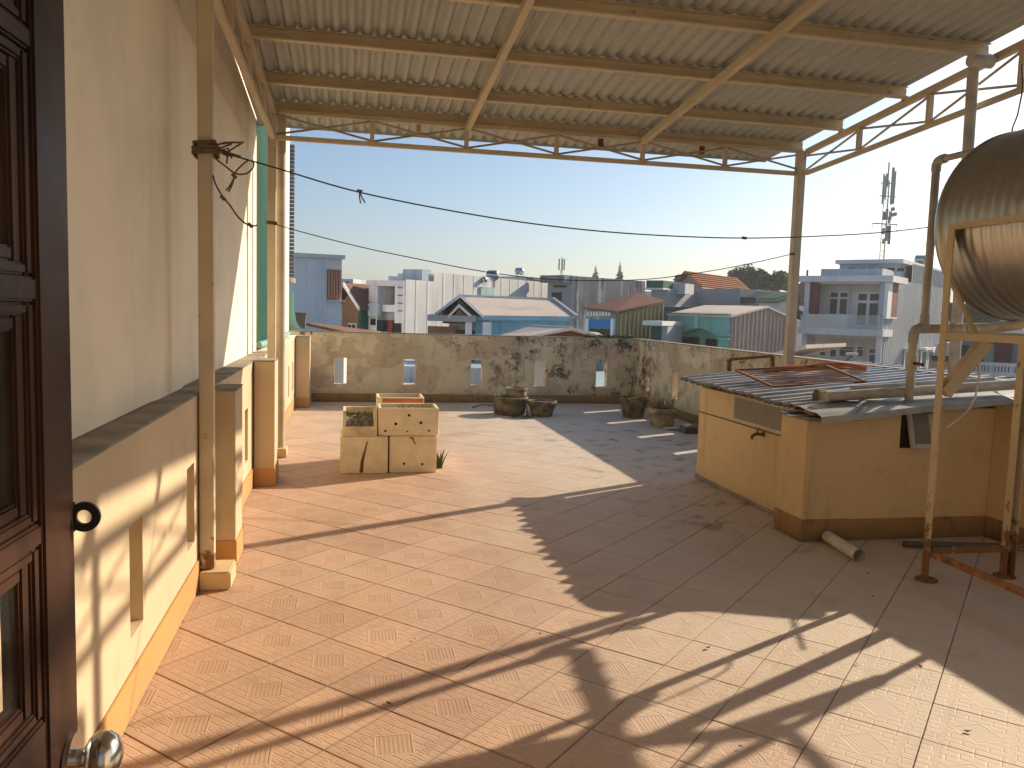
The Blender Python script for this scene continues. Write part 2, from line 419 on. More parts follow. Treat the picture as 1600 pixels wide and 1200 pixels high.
# --- individual tiles, laid diagonally
def clip(poly, ax, lim, keep_less):
    out = []
    for i in range(len(poly)):
        a, b = poly[i], poly[(i+1) % len(poly)]
        ia = (a[ax] <= lim) if keep_less else (a[ax] >= lim); ib = (b[ax] <= lim) if keep_less else (b[ax] >= lim)
        if ia: out.append(a)
        if ia != ib:
            t = (lim-a[ax])/(b[ax]-a[ax]); out.append((a[0]+(b[0]-a[0])*t, a[1]+(b[1]-a[1])*t))
    return out
def tile_mesh(poly, top, bot):
    """polygon slab with a small chamfer"""
    n = len(poly); cx = sum(p[0] for p in poly)/n; cy = sum(p[1] for p in poly)/n
    def ins(p, d):
        v = Vector((cx-p[0], cy-p[1])); L = v.length or 1; return (p[0]+v.x/L*d, p[1]+v.y/L*d)
    v = [(*p, bot) for p in poly] + [(*p, top-.0015) for p in poly] + [(*ins(p, .0022), top) for p in poly]
    f = [tuple(range(2*n, 3*n))] + [(i, (i+1) % n, n+(i+1) % n, n+i) for i in range(n)] + [(n+i, n+(i+1) % n, 2*n+(i+1) % n, 2*n+i) for i in range(n)]
    return v, f
s2 = math.sqrt(.5); G = .0042
half = TP/2 - G/2
sq = [((i-j)*0 + (a+b)*s2, (a-b)*s2) for a, b in ((-half, -half), (half, -half), (half, half), (-half, half)) for i, j in ((0, 0),)]
if sum(sq[i][0]*sq[(i+1) % 4][1]-sq[(i+1) % 4][0]*sq[i][1] for i in range(4)) < 0: sq.reverse()
v, f = tile_mesh(sq, 0, -.008)
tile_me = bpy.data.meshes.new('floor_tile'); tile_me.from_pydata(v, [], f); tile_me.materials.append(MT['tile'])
tiles = []
for i in range(-12, 60):
    for j in range(-60, 30):
        uu, vv = TPH[0]+(i+.5)*TP, TPH[1]+(j+.5)*TP
        cx, cy = (uu+vv)*s2, (uu-vv)*s2
        poly = [(cx+p[0], cy+p[1]) for p in sq]
        full = all(XL+.004 < p[0] < XR and YB < p[1] < YF for p in poly)
        if not full:
            for ax, lim, kl in ((0, XL+.004, False), (0, XR-.002, True), (1, YB, False), (1, YF-.002, True)):
                if poly: poly = clip(poly, ax, lim, kl)
            if len(poly) < 3: continue
            ar = abs(sum(poly[k][0]*poly[(k+1) % len(poly)][1]-poly[(k+1) % len(poly)][0]*poly[k][1] for k in range(len(poly))))/2
            if ar < .0008: continue
        pr = proj((cx, cy, 0)); vis = pr is not None and -60 < pr[0] < 1660 and pr[1] < 1290
        if cx > 3.3 and cy > 5.0 and cy < 7.2: vis = False
        tiles.append((not vis, math.hypot(cx, cy), full, cx, cy, poly))
tiles.sort(key=lambda q: q[:2])
rest = MB(); rt_ = random.Random(3)
for k, (hid, dist, full, cx, cy, poly) in enumerate(tiles):
    dz = rt_.uniform(-.0012, .0006)
    if k < 300 and not hid:
        if full:
            o = link('floor_tile', tile_me, None, floor); o.location = (cx, cy, dz)
            o.rotation_euler = (rt_.uniform(-.002, .002), rt_.uniform(-.002, .002), rt_.uniform(-.003, .003))
        else:
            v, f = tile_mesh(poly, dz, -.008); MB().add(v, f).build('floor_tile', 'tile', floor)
    else:
        v, f = tile_mesh(poly, dz, -.008); rest.add(v, f)
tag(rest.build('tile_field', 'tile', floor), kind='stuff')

# --- house side wall on the left
hw = thing('house_side_wall', 'cream house wall along the left with stepped ledge, slots and ochre skirting', 'wall', (XL-.2, 4, 0))
slots = [(y-.095, y+.095, .285, .70) for y in (1.0, 2.08, 3.16, 4.23, 5.75, 6.5, 8.9, 10.0, 11.1, 11.9)]
holed_slab('lower_wall', 'cream_sun_dim', hw, YB, YF, 0, 1.03, XL, XL-.07, slots, 'y')
pbox('wall_core', 'cream_sun_dim', hw, XL-.34, XL-.071, YB, YF, 0, 1.028)
pbox('ledge', 'cement', hw, XL-.14, XL+.004, YB, 8.5, 1.0305, 1.043, .004)  # grey stands for dirt and for the shade on this stretch
pbox('ledge', 'cream', hw, XL-.14, XL+.004, 8.5, YF, 1.0305, 1.043, .004)  # cream for the stretch of ledge in sunlight
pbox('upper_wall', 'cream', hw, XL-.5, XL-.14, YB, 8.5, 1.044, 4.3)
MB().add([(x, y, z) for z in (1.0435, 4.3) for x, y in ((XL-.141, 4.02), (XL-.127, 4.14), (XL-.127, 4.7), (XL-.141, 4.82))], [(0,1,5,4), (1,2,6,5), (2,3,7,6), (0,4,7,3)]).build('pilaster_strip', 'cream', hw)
pbox('skirting', 'ochre', hw, XL+.0005, XL+.009, YB, YF, .001, .165, .003)
for (x1, y0, y1, h) in ((-.625, 4.80, 5.12, 1.02), (-.590, 6.92, 7.25, 1.045), (-.55, 12.28, 12.6, 1.05)):
    p = pbox('pilaster', 'cream_sun_dim', hw, XL+.0095, x1, y0, y1, .001, h, .006)
    q = pbox('pilaster_base', 'ochre', hw, XL+.0098, x1+.007, y0-.007, y1+.007, .0015, .15, .003)
    pbox('pilaster_cap', 'cement', hw, XL+.0098, x1+.004, y0-.004, y1+.004, h+.0005, h+.008, .002)

# --- the front wall of the house behind the camera, with the doorway
fw = thing('house_front_wall', 'cream house front wall around the doorway of the open brown door', 'wall', (2, YB-.1, 0))
holed_slab('wall_panel', 'cream', fw, XL-.4, XR+.15, -.3, 4.3, YB-.22, YB-.02, [(-.42, .78, -.2, 2.35)], 'x')
pbox('door_frame', 'wood', fw, -.42, -.36, YB-.2, YB, 0, 2.35); pbox('door_frame', 'wood', fw, .72, .78, YB-.2, YB, 0, 2.35)
pbox('back_room', 'cement', fw, -1.2, 2.2, -4, -3.9, -.3, 3); 

# --- parapets
hz = (.285, .70)
fp = thing('far_parapet', 'weathered yellow parapet wall across the far end, black mould, five slots', 'wall', (2, YF, 0))
holed_slab('wall_panel', 'old', fp, XL-.34, XR+.14, 0, HP, YF, YF+.13, [(c-.095, c+.095, *hz) for c in (-.11, .98, 2.07, 3.14, 4.21)], 'x')
holed_slab('skirting', 'ochre_d', fp, XL+.22, XR-.012, .001, .135, YF-.011, YF-.0005, [], 'x')
pbox('coping', 'cement', fp, XL-.34, XR+.14, YF-.008, YF+.138, HP+.0005, HP+.014, .003)
rp = thing('side_parapet', 'stained yellow parapet wall along the right, slots throwing light streaks', 'wall', (XR, 6, 0))
holed_slab('wall_panel', 'old', rp, YB, YF-.0005, 0, HP-.002, XR, XR+.13, [(c-.095, c+.095, *hz) for c in (12.5, 11.35, 10.12, 8.98)], 'y')
pbox('skirting', 'ochre_d', rp, XR-.011, XR-.0005, 7.3, YF-.012, .001, .135)
pbox('coping', 'cement', rp, XR-.008, XR+.138, YB, YF-.009, HP-.0015, HP+.012, .003)
pbox('corner_strip', 'old', rp, XR-.05, XR-.0005, 12.62, 12.78, .136, HP-.004, .004)

# ================================================================== CANOPY
cp = thing('canopy', 'cream steel canopy roofed with ribbed metal sheets over the terrace', 'canopy', (2, 4, 0))
YT, XTL, XTR = 7.87, -.69, 4.66
def zp(y): return 3.275 + .09*(7.9-y)
def zrb(y): return 3.04 + .054*(YT-y)
def zrt(y): return 3.258 + .09*(YT-y)
def zlb(y): return 3.03 + .012*(YT-y)
def zlt(y): return 3.27 + .02*(YT-y)
# purlins (C channels)
for k, y in enumerate((7.9, 7.2, 6.3, 5.4, 4.5, 3.6, 2.7, 1.8, .9, 0)):
    z = zp(y); mb = MB(); x0, x1 = XTL-.04, XTR-.028
    mb.box(x0, x1, y-.003, y+.003, z, z+.09); mb.box(x0, x1, y-.05, y-.003, z, z+.004); mb.box(x0, x1, y-.05, y-.003, z+.086, z+.09); mb.box(x0, x1, y-.053, y-.05, z, z+.014)
    mb.build('purlin', 'steel', cp)
    pbox('purlin_cleat', 'steel_d', cp, x1-.02, x1+.02, y+.004, y+.012, z-.02, z+.088)
    if k: pbox('purlin_stub', 'steel_d', cp, XTL-.02, XTL+.02, y+.005, y+.03, zlt(y)-.01, z+.08)
# rafters under the purlins
for x in (1.1, 2.87):
    pbar('rafter', 'steel', cp, (x, YT-.03, zp(YT)-.03), (x, YB, zp(YB)-.03), .05, .058)
# far truss
pbox('truss_top_chord', 'steel', cp, XTL+.02, XTR-.045, YT-.025, YT+.025, 3.252, 3.2735, .003)
pbox('truss_bottom_chord', 'steel', cp, XTL+.02, XTR-.03, YT-.022, YT+.022, 3.018, 3.06, .004)
xs = [XTL + (XTR-XTL)*k/6 for k in range(7)]
for k in range(1, 6): pbox('truss_upright', 'steel', cp, xs[k]-.02, xs[k]+.02, YT-.018, YT+.018, 3.061, 3.2515)
for k in range(6):
    ptube('truss_rod', 'rod', cp, [(xs[k]+.02, YT-.012, 3.244), (xs[k+1]-.02, YT-.012, 3.07)], .0105, 6)
    ptube('truss_rod', 'rod', cp, [(xs[k]+.02, YT+.012, 3.07), (xs[k+1]-.02, YT+.012, 3.244)], .0105, 6)
# side trusses
for X, zb, zt in ((XTR, zrb, zrt), (XTL, zlb, zlt)):
    pbar('truss_top_chord', 'steel', cp, (X, YT-.045, zt(YT)), (X, YB, zt(YB)), .05, .055, .004)
    pbar('truss_bottom_chord', 'steel', cp, (X, YT-.045, zb(YT)), (X, YB, zb(YB)), .045, .04, .004)
    ys = [YT-.93*k for k in range(10)]
    for k in range(1, 9): pbox('truss_upright', 'steel', cp, X-.02, X+.02, ys[k]-.02, ys[k]+.02, zb(ys[k])+.02, zt(ys[k])-.028)
    for k in range(8):
        a, b = ys[k], ys[k+1]
        ptube('truss_rod', 'rod', cp, [(X-.01, a, zt(a)-.035), (X-.01, b, zb(b)+.03)], .0105, 6)
        ptube('truss_rod', 'rod', cp, [(X+.01, a, zb(a)+.03), (X+.01, b, zt(b)-.035)], .0105, 6)
# posts
pbox('post', 'steel', cp, 4.62-.043, 4.62+.043, YT-.043, YT+.043, .001, 3.27, .006)
pbox('post', 'steel', cp, -.7-.036, -.7+.036, YT-.036, YT+.036, .001, 3.24, .006)
pbox('post', 'steel', cp, -.722-.036, -.722+.036, 4.42, 4.492, .101, 3.45, .006)
pl = pbox('post_plinth', 'cream2', cp, XL+.0097, -.595, 4.375, 4.60, .001, .1, .008)
ptube('post', 'pipebeige', cp, [(-.655, 8.32, .09), (-.655, 8.32, 3.34)], .045, 16)
pbox('post_plinth', 'cream2', cp, -.75, -.585, 8.2, 8.42, .001, .09, .008)
# roof sheets with trapezoid ribs running down the slope
def rib_profile(x0, x1, pitch, h, top=.25, slope=.14):
    out = []; x = x0
    while x < x1-1e-6:
        for fx, hh in ((0, 0), (1-2*slope-top, 0), (1-slope-top, h), (1-slope, h)):
            if x+fx*pitch <= x1: out.append((x+fx*pitch, hh))
        x += pitch
    out.append((x1, 0)); return out
def sheet_mesh(name, mat, parent, prof, P, thick=None):
    mb = MB()
    a = [P(x, h, 0) for x, h in prof]; b = [P(x, h, 1) for x, h in prof]; n = len(prof)
    mb.add(a+b, [(i, i+1, n+i+1, n+i) for i in range(n-1)])
    me = bpy.data.meshes.new(name); me.from_pydata(mb.v, [], mb.f)
    o = link(name, me, mat, parent)
    sm = o.modifiers.new('thick', 'SOLIDIFY'); sm.thickness = thick or .0015; sm.offset = 1
    return o
RX0, RX1, RY0, RY1 = -.897, 4.62, YB, 8.6; RW = (4.62+.897)/5
for k in range(5):
    x0 = RX0 + k*RW; x1 = x0+RW*(1.1 if k < 4 else 1.0)
    sheet_mesh('roof_sheet', 'roofsheet', cp, rib_profile(x0, x1, RW/10, .032, .22, .24), lambda x, h, t, k=k: (x, RY0+(RY1-RY0)*t, zp(RY0+(RY1-RY0)*t)+.0915+h+.0024*(k % 2)))
pbar('eave_flashing', 'roofsheet', cp, (RX0, 8.606, zp(8.6)+.1), (RX1, 8.606, zp(8.6)+.1), .006, .06)
pbox('light_clip', 'steel_d', cp, .62, .66, 7.95, 7.99, 3.2, 3.3); pbox('light_clip', 'rust', cp, 2.45, 2.5, 7.98, 8.02, 3.18, 3.3)
pbox('light_clip', 'rust', cp, 3.55, 3.6, 8.0, 8.03, 3.2, 3.3)

# ================================================================== DOOR
dr = thing('wooden_door', 'dark brown varnished wooden door with glass panes standing open at left', 'door', (-.36, -.4, 0))
def dX(y): return -.311 - .055*(1.03-y)          # door plane, seen from its right face
def dbox(name, mat, y0, y1, z0, z1, t0, t1, parent=dr, bevel=.003):
    fn = lambda t, y, z: (dX(y)+t, y, z)
    return MB().box(t0, t1, y0, y1, z0, z1, fn).build(name, mat, parent, bevel)
dbox('stile', 'wood', .93, 1.012, .02, 2.25, -.04, 0); dbox('stile', 'wood', -.42, -.31, .02, 2.25, -.04, 0)
zd = lambda py: onx(40, py, -.3185).z
rz = [(.02, zd(1166)), (zd(872), zd(835)), (zd(471), zd(431)), (zd(72), zd(37)), (2.16, 2.25)]
for a, b in rz: dbox('rail', 'wood', -.309, .929, a, b, -.038, -.002)
for y in (.29,): dbox('mullion', 'wood', y-.03, y+.03, .301, 2.159, -.037, -.003)
for i in range(len(rz)-1):
    z0, z1 = rz[i][1], rz[i+1][0]
    for (y0, y1) in ((-.31, .26), (.32, .93)):
        g = dbox('pane', 'glass', y0+.03, y1-.03, z0+.026, z1-.026, -.02, -.0155, dr, 0)
        for (a0, a1, b0, b1) in ((y0+.001, y0+.016, z0, z1), (y1-.016, y1-.001, z0, z1)): dbox('bead', 'wood', a0, a1, b0+.001, b1-.001, -.033, -.005, dr)
        for (a0, a1, b0, b1) in ((y0+.016, y0+.035, z0+.012, z1-.012), (y1-.035, y1-.016, z0+.012, z1-.012)): dbox('bead', 'wood', a0, a1, b0, b1, -.031, -.0095, dr)
        for (b0, b1) in ((z0+.001, z0+.014), (z1-.014, z1-.001)): dbox('bead', 'wood', y0+.016, y1-.016, b0, b1, -.033, -.005, dr)
        for (b0, b1) in ((z0+.014, z0+.03), (z1-.03, z1-.014)): dbox('bead', 'wood', y0+.035, y1-.035, b0, b1, -.031, -.0095, dr)
# padlock hasp with a hole, on the edge of the stile
def hasp():
    y0, y1 = 1.0125, 1.0175; c = ony(131, 808, y0); mb = MB(); n = 24; R_, r_ = .0178, .0085
    ring = lambda rad, y: [(c.x+rad*math.cos(2*math.pi*k/n), y, c.z+rad*math.sin(2*math.pi*k/n)) for k in range(n)]
    for y in (y0, y1): mb.add(ring(R_, y)+ring(r_, y), [(k, (k+1) % n, n+(k+1) % n, n+k) for k in range(n)])
    for rad in (R_, r_): mb.add(ring(rad, y0)+ring(rad, y1), [(k, (k+1) % n, n+(k+1) % n, n+k) for k in range(n)])
    mb.box(-.352, c.x-.0105, y0, y1, c.z-.0175, c.z+.0175)
    mb.build('hasp', 'black', dr)
hasp()
kc = ony(155, 1182, .985)
MB().tube([(dX(.985)-.0, .985, kc.z), (dX(.985)+.006, .985, kc.z)], .03, 20).build('knob_rose', 'chrome', dr)
mb = MB(); mb.tube([(dX(.985)+.004, .985, kc.z), (-.298, .985, kc.z), (-.285, .987, kc.z)], .011, 14)
prof = [(-.012, .012), (-.006, .022), (.004, .0275), (.016, .0275), (.026, .022), (.032, .012), (.034, .001)]
mb.tube([(-.287+a*.9, .987, kc.z) for a, r in prof], .02, 24, True, [r for a, r in prof])
mb.build('knob', 'chrome', dr)
MB().box(-.334, -.314, 1.0125, 1.016, kc.z-.06, kc.z+.02).build('strike_plate', 'alu', dr, .001)

# ================================================================== SHED
sh = thing('rooftop_shed', 'low yellow plastered shed with ribbed metal roof beside right parapet', 'shed', (4, 6, 0))
SX, SY0, SY1, SZ = 3.26, 4.93, 7.08, .862
pbox('side_wall', 'cream2', sh, SX, SX+.12, 5.28, SY1, .001, SZ, .005)
pbox('front_wall', 'cream2', sh, 3.10, 4.56, SY0, SY0+.12, .001, .93, .004)
pbox('back_wall', 'cream2', sh, SX+.121, XR-.002, SY1-.12, SY1-.001, .001, .93)
pbox('corner_pillar', 'cream2', sh, 3.065, 3.40, SY0-.006, 5.27, .0005, .84, .006)
pbox('pillar_base', 'ochre_d', sh, 3.057, 3.41, SY0-.014, 5.278, .0008, .155, .003)
pbox('pillar_cap', 'cement', sh, 3.055, 3.45, SY0-.03, 5.285, .8405, .862, .004)
pbox('skirting', 'ochre_d', sh, 3.411, 4.53, SY0-.009, SY0-.0005, .001, .15, .002)
pbox('return_wall', 'cream2', sh, 4.531, XR-.001, 4.2, SY0-.0005, .001, .98, .005)
pbox('skirting', 'ochre_d', sh, 4.521, 4.5305, 4.19, SY0-.01, .001, .15, .002)
pbox('string_line', 'rope', sh, SX-.004, SX-.0003, 5.29, SY1-.005, .622, .634)
pbox('foot_bead', 'cement', sh, SX-.014, SX-.0003, 5.29, SY1, .001, .03, .004)
# side window: frosted strip
wd = pbox('window', 'alu', sh, SX-.008, SX-.0006, 5.28, 6.40, .64, .85, .002)
pbox('pane', 'frost', wd, SX-.0105, SX-.0082, 5.31, 6.36, .665, .84)
# front awning window, slightly open
w2 = thing('window', None, None, (0, 0, 0)); bpy.data.objects.remove(w2)
a0 = ony(1405, 700, SY0); a1 = ony(1462, 645, SY0)
pbox('window_recess', 'hole', sh, a0.x, 4.02, SY0-.002, SY0-.0004, a0.z, .90)
wf = MB()
fn = lambda x, y, z: (x, SY0-.012+y-.09*max(0, (.90-z))/.3, z)
for bxs in ((a0.x+.03, a0.x+.06, -.012, .012, a0.z+.012, .895), (3.97, 4.0, -.012, .012, a0.z+.012, .895), (a0.x+.061, 3.969, -.012, .012, a0.z+.012, a0.z+.042)): wf.box(*bxs, fn)
wfo = wf.build('window_sash', 'alu', sh, .002)
MB().box(a0.x+.061, 3.969, -.004, .002, a0.z+.043, .895, fn).build('pane', 'frost', wfo)
# tap
tp = thing('garden_tap', 'old brass tap on the left face of the yellow shed', 'tap', (SX, 5.86, .6))
TZ, TY = .60, 5.86
MB().tube([(SX-.0005, TY, TZ), (SX-.012, TY, TZ)], .022, 14).build('tap_flange', 'brass', tp)
MB().tube([(SX-.01, TY, TZ), (SX-.07, TY, TZ), (SX-.095, TY, TZ-.012), (SX-.104, TY, TZ-.04)], .013, 10).build('spout', 'brass', tp)
MB().tube([(SX-.055, TY, TZ+.01), (SX-.055, TY, TZ+.045)], .009, 10).build('valve_stem', 'brass', tp)
MB().bar((SX-.055, TY-.035, TZ+.05), (SX-.055, TY+.035, TZ+.05), .012, .008).build('tap_handle', 'brass', tp, .002)
# roof: ribs run across, rising to the parapet
def zr(x): return .895 + (x-3.0)*.098
def eave(y): return 3.02 + (y-4.9)*.045
for k, (y0, y1) in enumerate(((4.99, 5.89), (5.74, 6.64), (6.49, 7.30))):
    sheet_mesh('roof_sheet', 'shedsheet', sh, rib_profile(y0, y1, .15, .034, .22, .22), lambda y, h, t, k=k: (eave(y)+(5.02-eave(y))*t, y+.0*t, zr(eave(y)+(5.02-eave(y))*t)+h+.0025*(k % 2)+.02*math.sin(y*9)*(1-t)*.3), .0018)
fl = MB()
prof = [(4.74, -.055), (4.745, -.012), (4.80, .006), (4.93, .012), (5.0, .024), (5.12, .028)]
vs = [(x, y+.012*math.sin(x*7), zr(x)+dz) for x in [3.05+i*.2 for i in range(10)] for y, dz in prof]
m = len(prof)
fl.add(vs, [(i*m+j, (i+1)*m+j, (i+1)*m+j+1, i*m+j+1) for i in range(9) for j in range(m-1)])
flo = fl.build('flashing', 'flash', sh); sm = flo.modifiers.new('thick', 'SOLIDIFY'); sm.thickness = .002
# torn corner sheet under the flashing
MB().add([(2.98, 4.80, .878), (3.35, 4.77, .885), (3.36, 5.05, .888), (2.97, 5.12, .881), (3.1, 4.74, .868), (2.93, 4.95, .872)], [(0, 4, 1, 2, 3, 5)]).build('bent_corner', 'shedsheet', sh).modifiers.new('thick', 'SOLIDIFY').thickness = .002

# things lying on the shed roof
gr = thing('rusty_grate', 'flat rusty steel bar grate lying on the shed roof', 'grate', (4.1, 6.2, 1.0))
def roofp(px, py, lift=.0):
    d = ray(px, py); t = .5
    # intersect with the tilted roof plane z = zr(x)
    k = (.895 - 3.0*.098 + lift - C0.z)/(d.z - .098*d.x); return C0 + d*k
ga, gb = roofp(1208, 604, .035), roofp(1352, 596, .035)
gd = ony(1150, 578, ga.y+.5); gc = ony(1290, 571, gb.y+.5)
for p, q in ((ga, gb), (gb, gc), (gc, gd), (gd, ga)): pbar('grate_edge', 'rust', gr, p, q, .03, .016)
for k in range(1, 10):
    t = k/10; pbar('grate_bar', 'rust2', gr, ga.lerp(gd, t)+Vector((0,0,.004)), gb.lerp(gc, t)+Vector((0,0,.004)), .008, .006)
fr = thing('rusty_gate', 'upright rusty rectangular steel frame standing on the shed roof', 'frame', (3.9, 7, 1.0))
f1, f2 = roofp(1139, 580, .02), roofp(1207, 577, .02)
f3 = ony(1139, 562, f1.y); f4 = ony(1207, 556, f2.y)
pbar('frame_leg', 'rust', fr, f1, f3, .03, .03); pbar('frame_leg', 'rust', fr, f2, f4, .03, .03); pbar('frame_top', 'rust', fr, f3, f4, .03, .028)
pbar('frame_foot', 'rust', fr, roofp(1133, 584, .012), roofp(1260, 602, .012), .05, .03)
lg = roofp(1195, 580, .05); lg2 = roofp(1218, 578, .05)
o = MB().tube([lg, lg2], .032, 14).build('wooden_roller', 'pot'); tag(o, 'short dark brown roller lying beside the rusty frame', 'roller')
hs = thing('hose_bundle', 'bundle of orange hose lengths heaped on the shed roof', 'hose', (4.4, 6.6, 1.05))
rh = random.Random(5)
for k in range(11):
    pts = []
    for i in range(13):
        t = i/12; px = 1222+130*t + rh.uniform(-2, 2); py = 573 + 2.5*math.sin(t*6+k) - 3.5*math.sin(math.pi*min(1, max(0, (t-.15)/.85)))*(k/11) + rh.uniform(-.5, .5)
        pts.append(ony(px, 577-(k % 4)*1.2 - (k/11)*9*math.sin(math.pi*min(1, max(0, (t-.25)/.75))) + 1.5*math.sin(t*7+k), 6.35+.05*(k % 5)))
    MB().tube(pts, .011, 6).build('hose_length', 'hose', hs)
def roof_pipe(nm, mat, a, b, r, label):
    o = ptube(nm, mat, None, [roofp(*a, r+.03), roofp(*b, r+.03)], r, 16); tag(o, label, 'pipe'); return o
roof_pipe('plastic_pipe', 'pvc', (1292, 620), (1600, 600), .036, 'thick grey plastic pipe lying along the front of the shed roof')
roof_pipe('plastic_pipe', 'pvc', (1330, 608), (1552, 594), .026, 'thinner grey plastic pipe behind the thick one on the shed roof')
o = MB(); cc = roofp(1283, 620, .05)
for k in range(4): o.tube([cc+Vector((.016*k-.03, .045*math.cos(t), .045*math.sin(t))) for t in [2*math.pi*i/16 for i in range(17)]], .013, 6)
tag(o.build('cable_roll', 'pot_l'), 'dusty grey roll of cable at the end of the roof pipe', 'cable')
o = MB(); rh = random.Random(9)
for k in range(5):
    p0 = roofp(1300+k*6, 630-k*2, .03); pts = [p0+Vector((.07*i, rh.uniform(-.03, .03), rh.uniform(0, .02))) for i in range(6)]
    o.tube(pts, .004, 5)
tag(o.build('wire_scrap', 'wire'), 'tangle of thin dark wire scraps by the cable roll', 'wire')
for k, (a, b) in enumerate((((1338, 636), (1352, 626)), ((1555, 612), (1592, 628)))):
    o = pbar('metal_strip', 'flash', None, roofp(*a, .035), roofp(*b, .035), .02, .006); tag(o, ('short bent metal strip on the flashing left of the stand post', 'thin metal strip on the shed roof behind the stand leg')[k], 'strip')

# ================================================================== WATER TANK AND STAND
TX, TZc, TR, TY1 = 3.965, 2.115, .56, 4.28
tk = thing('water_tank', 'large horizontal ribbed stainless steel water tank on the stand', 'water tank', (TX, 3.4, 1.55))
prof = []
y = TY1+.0
prof += [(.02, TY1+.16), (.2, TY1+.15), (.36, TY1+.115), (.48, TY1+.06), (.545, TY1+.015), (TR, TY1-.01)]
yy = TY1-.02
prof += [(TR+.006, yy-.01), (TR+.006, yy-.035), (TR-.004, yy-.045)]
yy -= .05
for k in range(22):
    for fr_, dr_ in ((0, 0), (.25, .0045), (.5, .006), (.75, .0045)): prof.append((TR-.004+dr_, yy-.07*(k+fr_)))
ye = yy-.07*22
prof += [(TR-.004, ye), (TR-.02, ye-.02), (.48, ye-.07), (.36, ye-.12), (.2, ye-.15), (.02, ye-.16)]
mb = MB(); n = 72; vs = []; fs = []
for (r, yq) in prof:
    for k in range(n):
        t = 2*math.pi*k/n; vs.append((TX+r*math.cos(t), yq, TZc+r*math.sin(t)))
for i in range(len(prof)-1):
    for k in range(n): fs.append((i*n+k, (i+1)*n+k, (i+1)*n+(k+1) % n, i*n+(k+1) % n))
mb.add(vs, fs, True); mb.build('tank_body', 'stainless', tk)
MB().tube([(TX, 4.0, TZc+TR-.02), (TX, 4.0, TZc+TR+.05)], .05, 16).build('inlet_boss', 'stainless', tk)
st = thing('tank_stand', 'rusting cream angle steel stand carrying the water tank', 'stand', (3.9, 3.5, 0))
LX = (3.385, 3.925, 4.50); LY = (4.106, 2.62)
for yy in LY:
    for i, x in enumerate(LX):
        top = (2.09, 1.45, 2.09)[i]
        mb = MB(); mb.box(x-.022, x+.022, yy-.004, yy+.004, .012, top); mb.box(x-.022, x-.014, yy-.045, yy-.004, .012, top)
        if i == 1: mb.box(x+.0225, x+.03, yy-.06, yy+.01, .012, top)
        mb.build('leg', 'stand', st)
        MB().lathe((x, yy-.015, .001), [(.001, 0), (.062, 0), (.064, .006), (.05, .014), (.03, .018), (.001, .019)], 24).build('foot_plate', 'rust', st)
    pbox('cross_beam', 'stand', st, LX[0]+.023, LX[2]-.023, yy-.03, yy+.012, 1.425, 1.475)
    pbox('foot_rail', 'stand', st, LX[0]+.023, LX[2]-.023, yy-.018, yy-.006, .155, .195)
    for s_, x in ((1, LX[0]), (-1, LX[2])):
        pbar('knee_brace', 'stand', st, (x+s_*.015, yy-.02, 1.12), (x+s_*.27, yy-.02, 1.424), .055, .075)
        pbar('tie', 'stand', st, (x+s_*.015, yy+.008, 1.79), (x+s_*.215, yy+.008, 1.477), .03, .014)
for x in (LX[0], LX[2]):
    pbox('side_rail', 'stand', st, x-.022, x+.0, LY[1]+.005, LY[0]-.046, 2.055, 2.09)
    pbox('side_beam', 'stand', st, x-.02, x+.0, LY[1]+.005, LY[0]-.046, 1.43, 1.47)
    pbox('side_foot_rail', 'rust2', st, x-.012, x+.018, LY[1]+.005, LY[0]-.046, .15, .185)
# plumbing
pp = thing('tank_plumbing', 'grey plastic supply pipes with valve rising beside the water tank', 'pipe', (3.85, 4.9, 1))
px1, py1 = 3.90, 4.92
def elbow(p, q, r_, n=5):
    return []
z0 = ony(1447, 500, py1).z
ptube('riser_pipe', 'pvc', pp, [(px1, py1, 1.50), (px1, py1, 2.585)], .027, 14)
ptube('top_pipe', 'pvc', pp, [(px1, py1, 2.585), (px1, py1-.012, 2.612), (px1, py1-.04, 2.622), (px1+.02, 4.4, 2.625), (TX, 4.02, 2.72), (TX, 4.0, 2.70)], .022, 12)
ptube('pipe_elbow', 'pvc', pp, [(px1, py1, 2.55), (px1, py1, 2.59), (px1, py1-.014, 2.613), (px1, py1-.045, 2.622), (px1, py1-.08, 2.622)], .032, 14)
ptube('pipe_tee', 'pvc', pp, [(px1, py1, 1.46), (px1, py1, 1.58)], .034, 14)
ptube('pipe_collar', 'pvc', pp, [(px1, py1, 2.05), (px1, py1, 2.062)], .03, 14)
xd = ony(1425, 560, py1).x
ptube('outlet_pipe', 'pvc', pp, [(xd+.05, py1, 1.483), (px1+.1, py1-.02, 1.487), (TX+.0, 4.42, 1.50), (TX+.02, 4.2, 1.53), (TX+.02, 4.12, 1.575)], .034, 14)
ptube('pipe_elbow', 'pvc', pp, [(xd, py1, 1.38), (xd, py1, 1.445), (xd+.012, py1, 1.472), (xd+.04, py1, 1.484), (xd+.09, py1, 1.485)], .036, 14)
ptube('down_pipe', 'pvc', pp, [(xd, py1, .93), (xd, py1, 1.40)], .029, 14)
ptube('valve_body', 'pvc', pp, [(xd, py1, 1.19), (xd, py1, 1.30)], .038, 14)
pbar('valve_handle', 'rust', pp, (xd-.02, py1-.045, 1.245), (xd+.06, py1-.045, 1.235), .012, .02)
for k, (a, b) in enumerate(((.30, .36), (.62, .68))):
    p = Vector((px1+.1, py1-.02, 1.487)).lerp(Vector((TX, 4.42, 1.50)), a); q = Vector((px1+.1, py1-.02, 1.487)).lerp(Vector((TX, 4.42, 1.50)), b)
    ptube('pipe_socket', 'pvc', pp, [p, q], .042, 14)
dp_ = thing('drain_pipe', 'tall grey plastic drain pipe rising behind the tank to the canopy', 'pipe', (4.56, 5.4, 1))
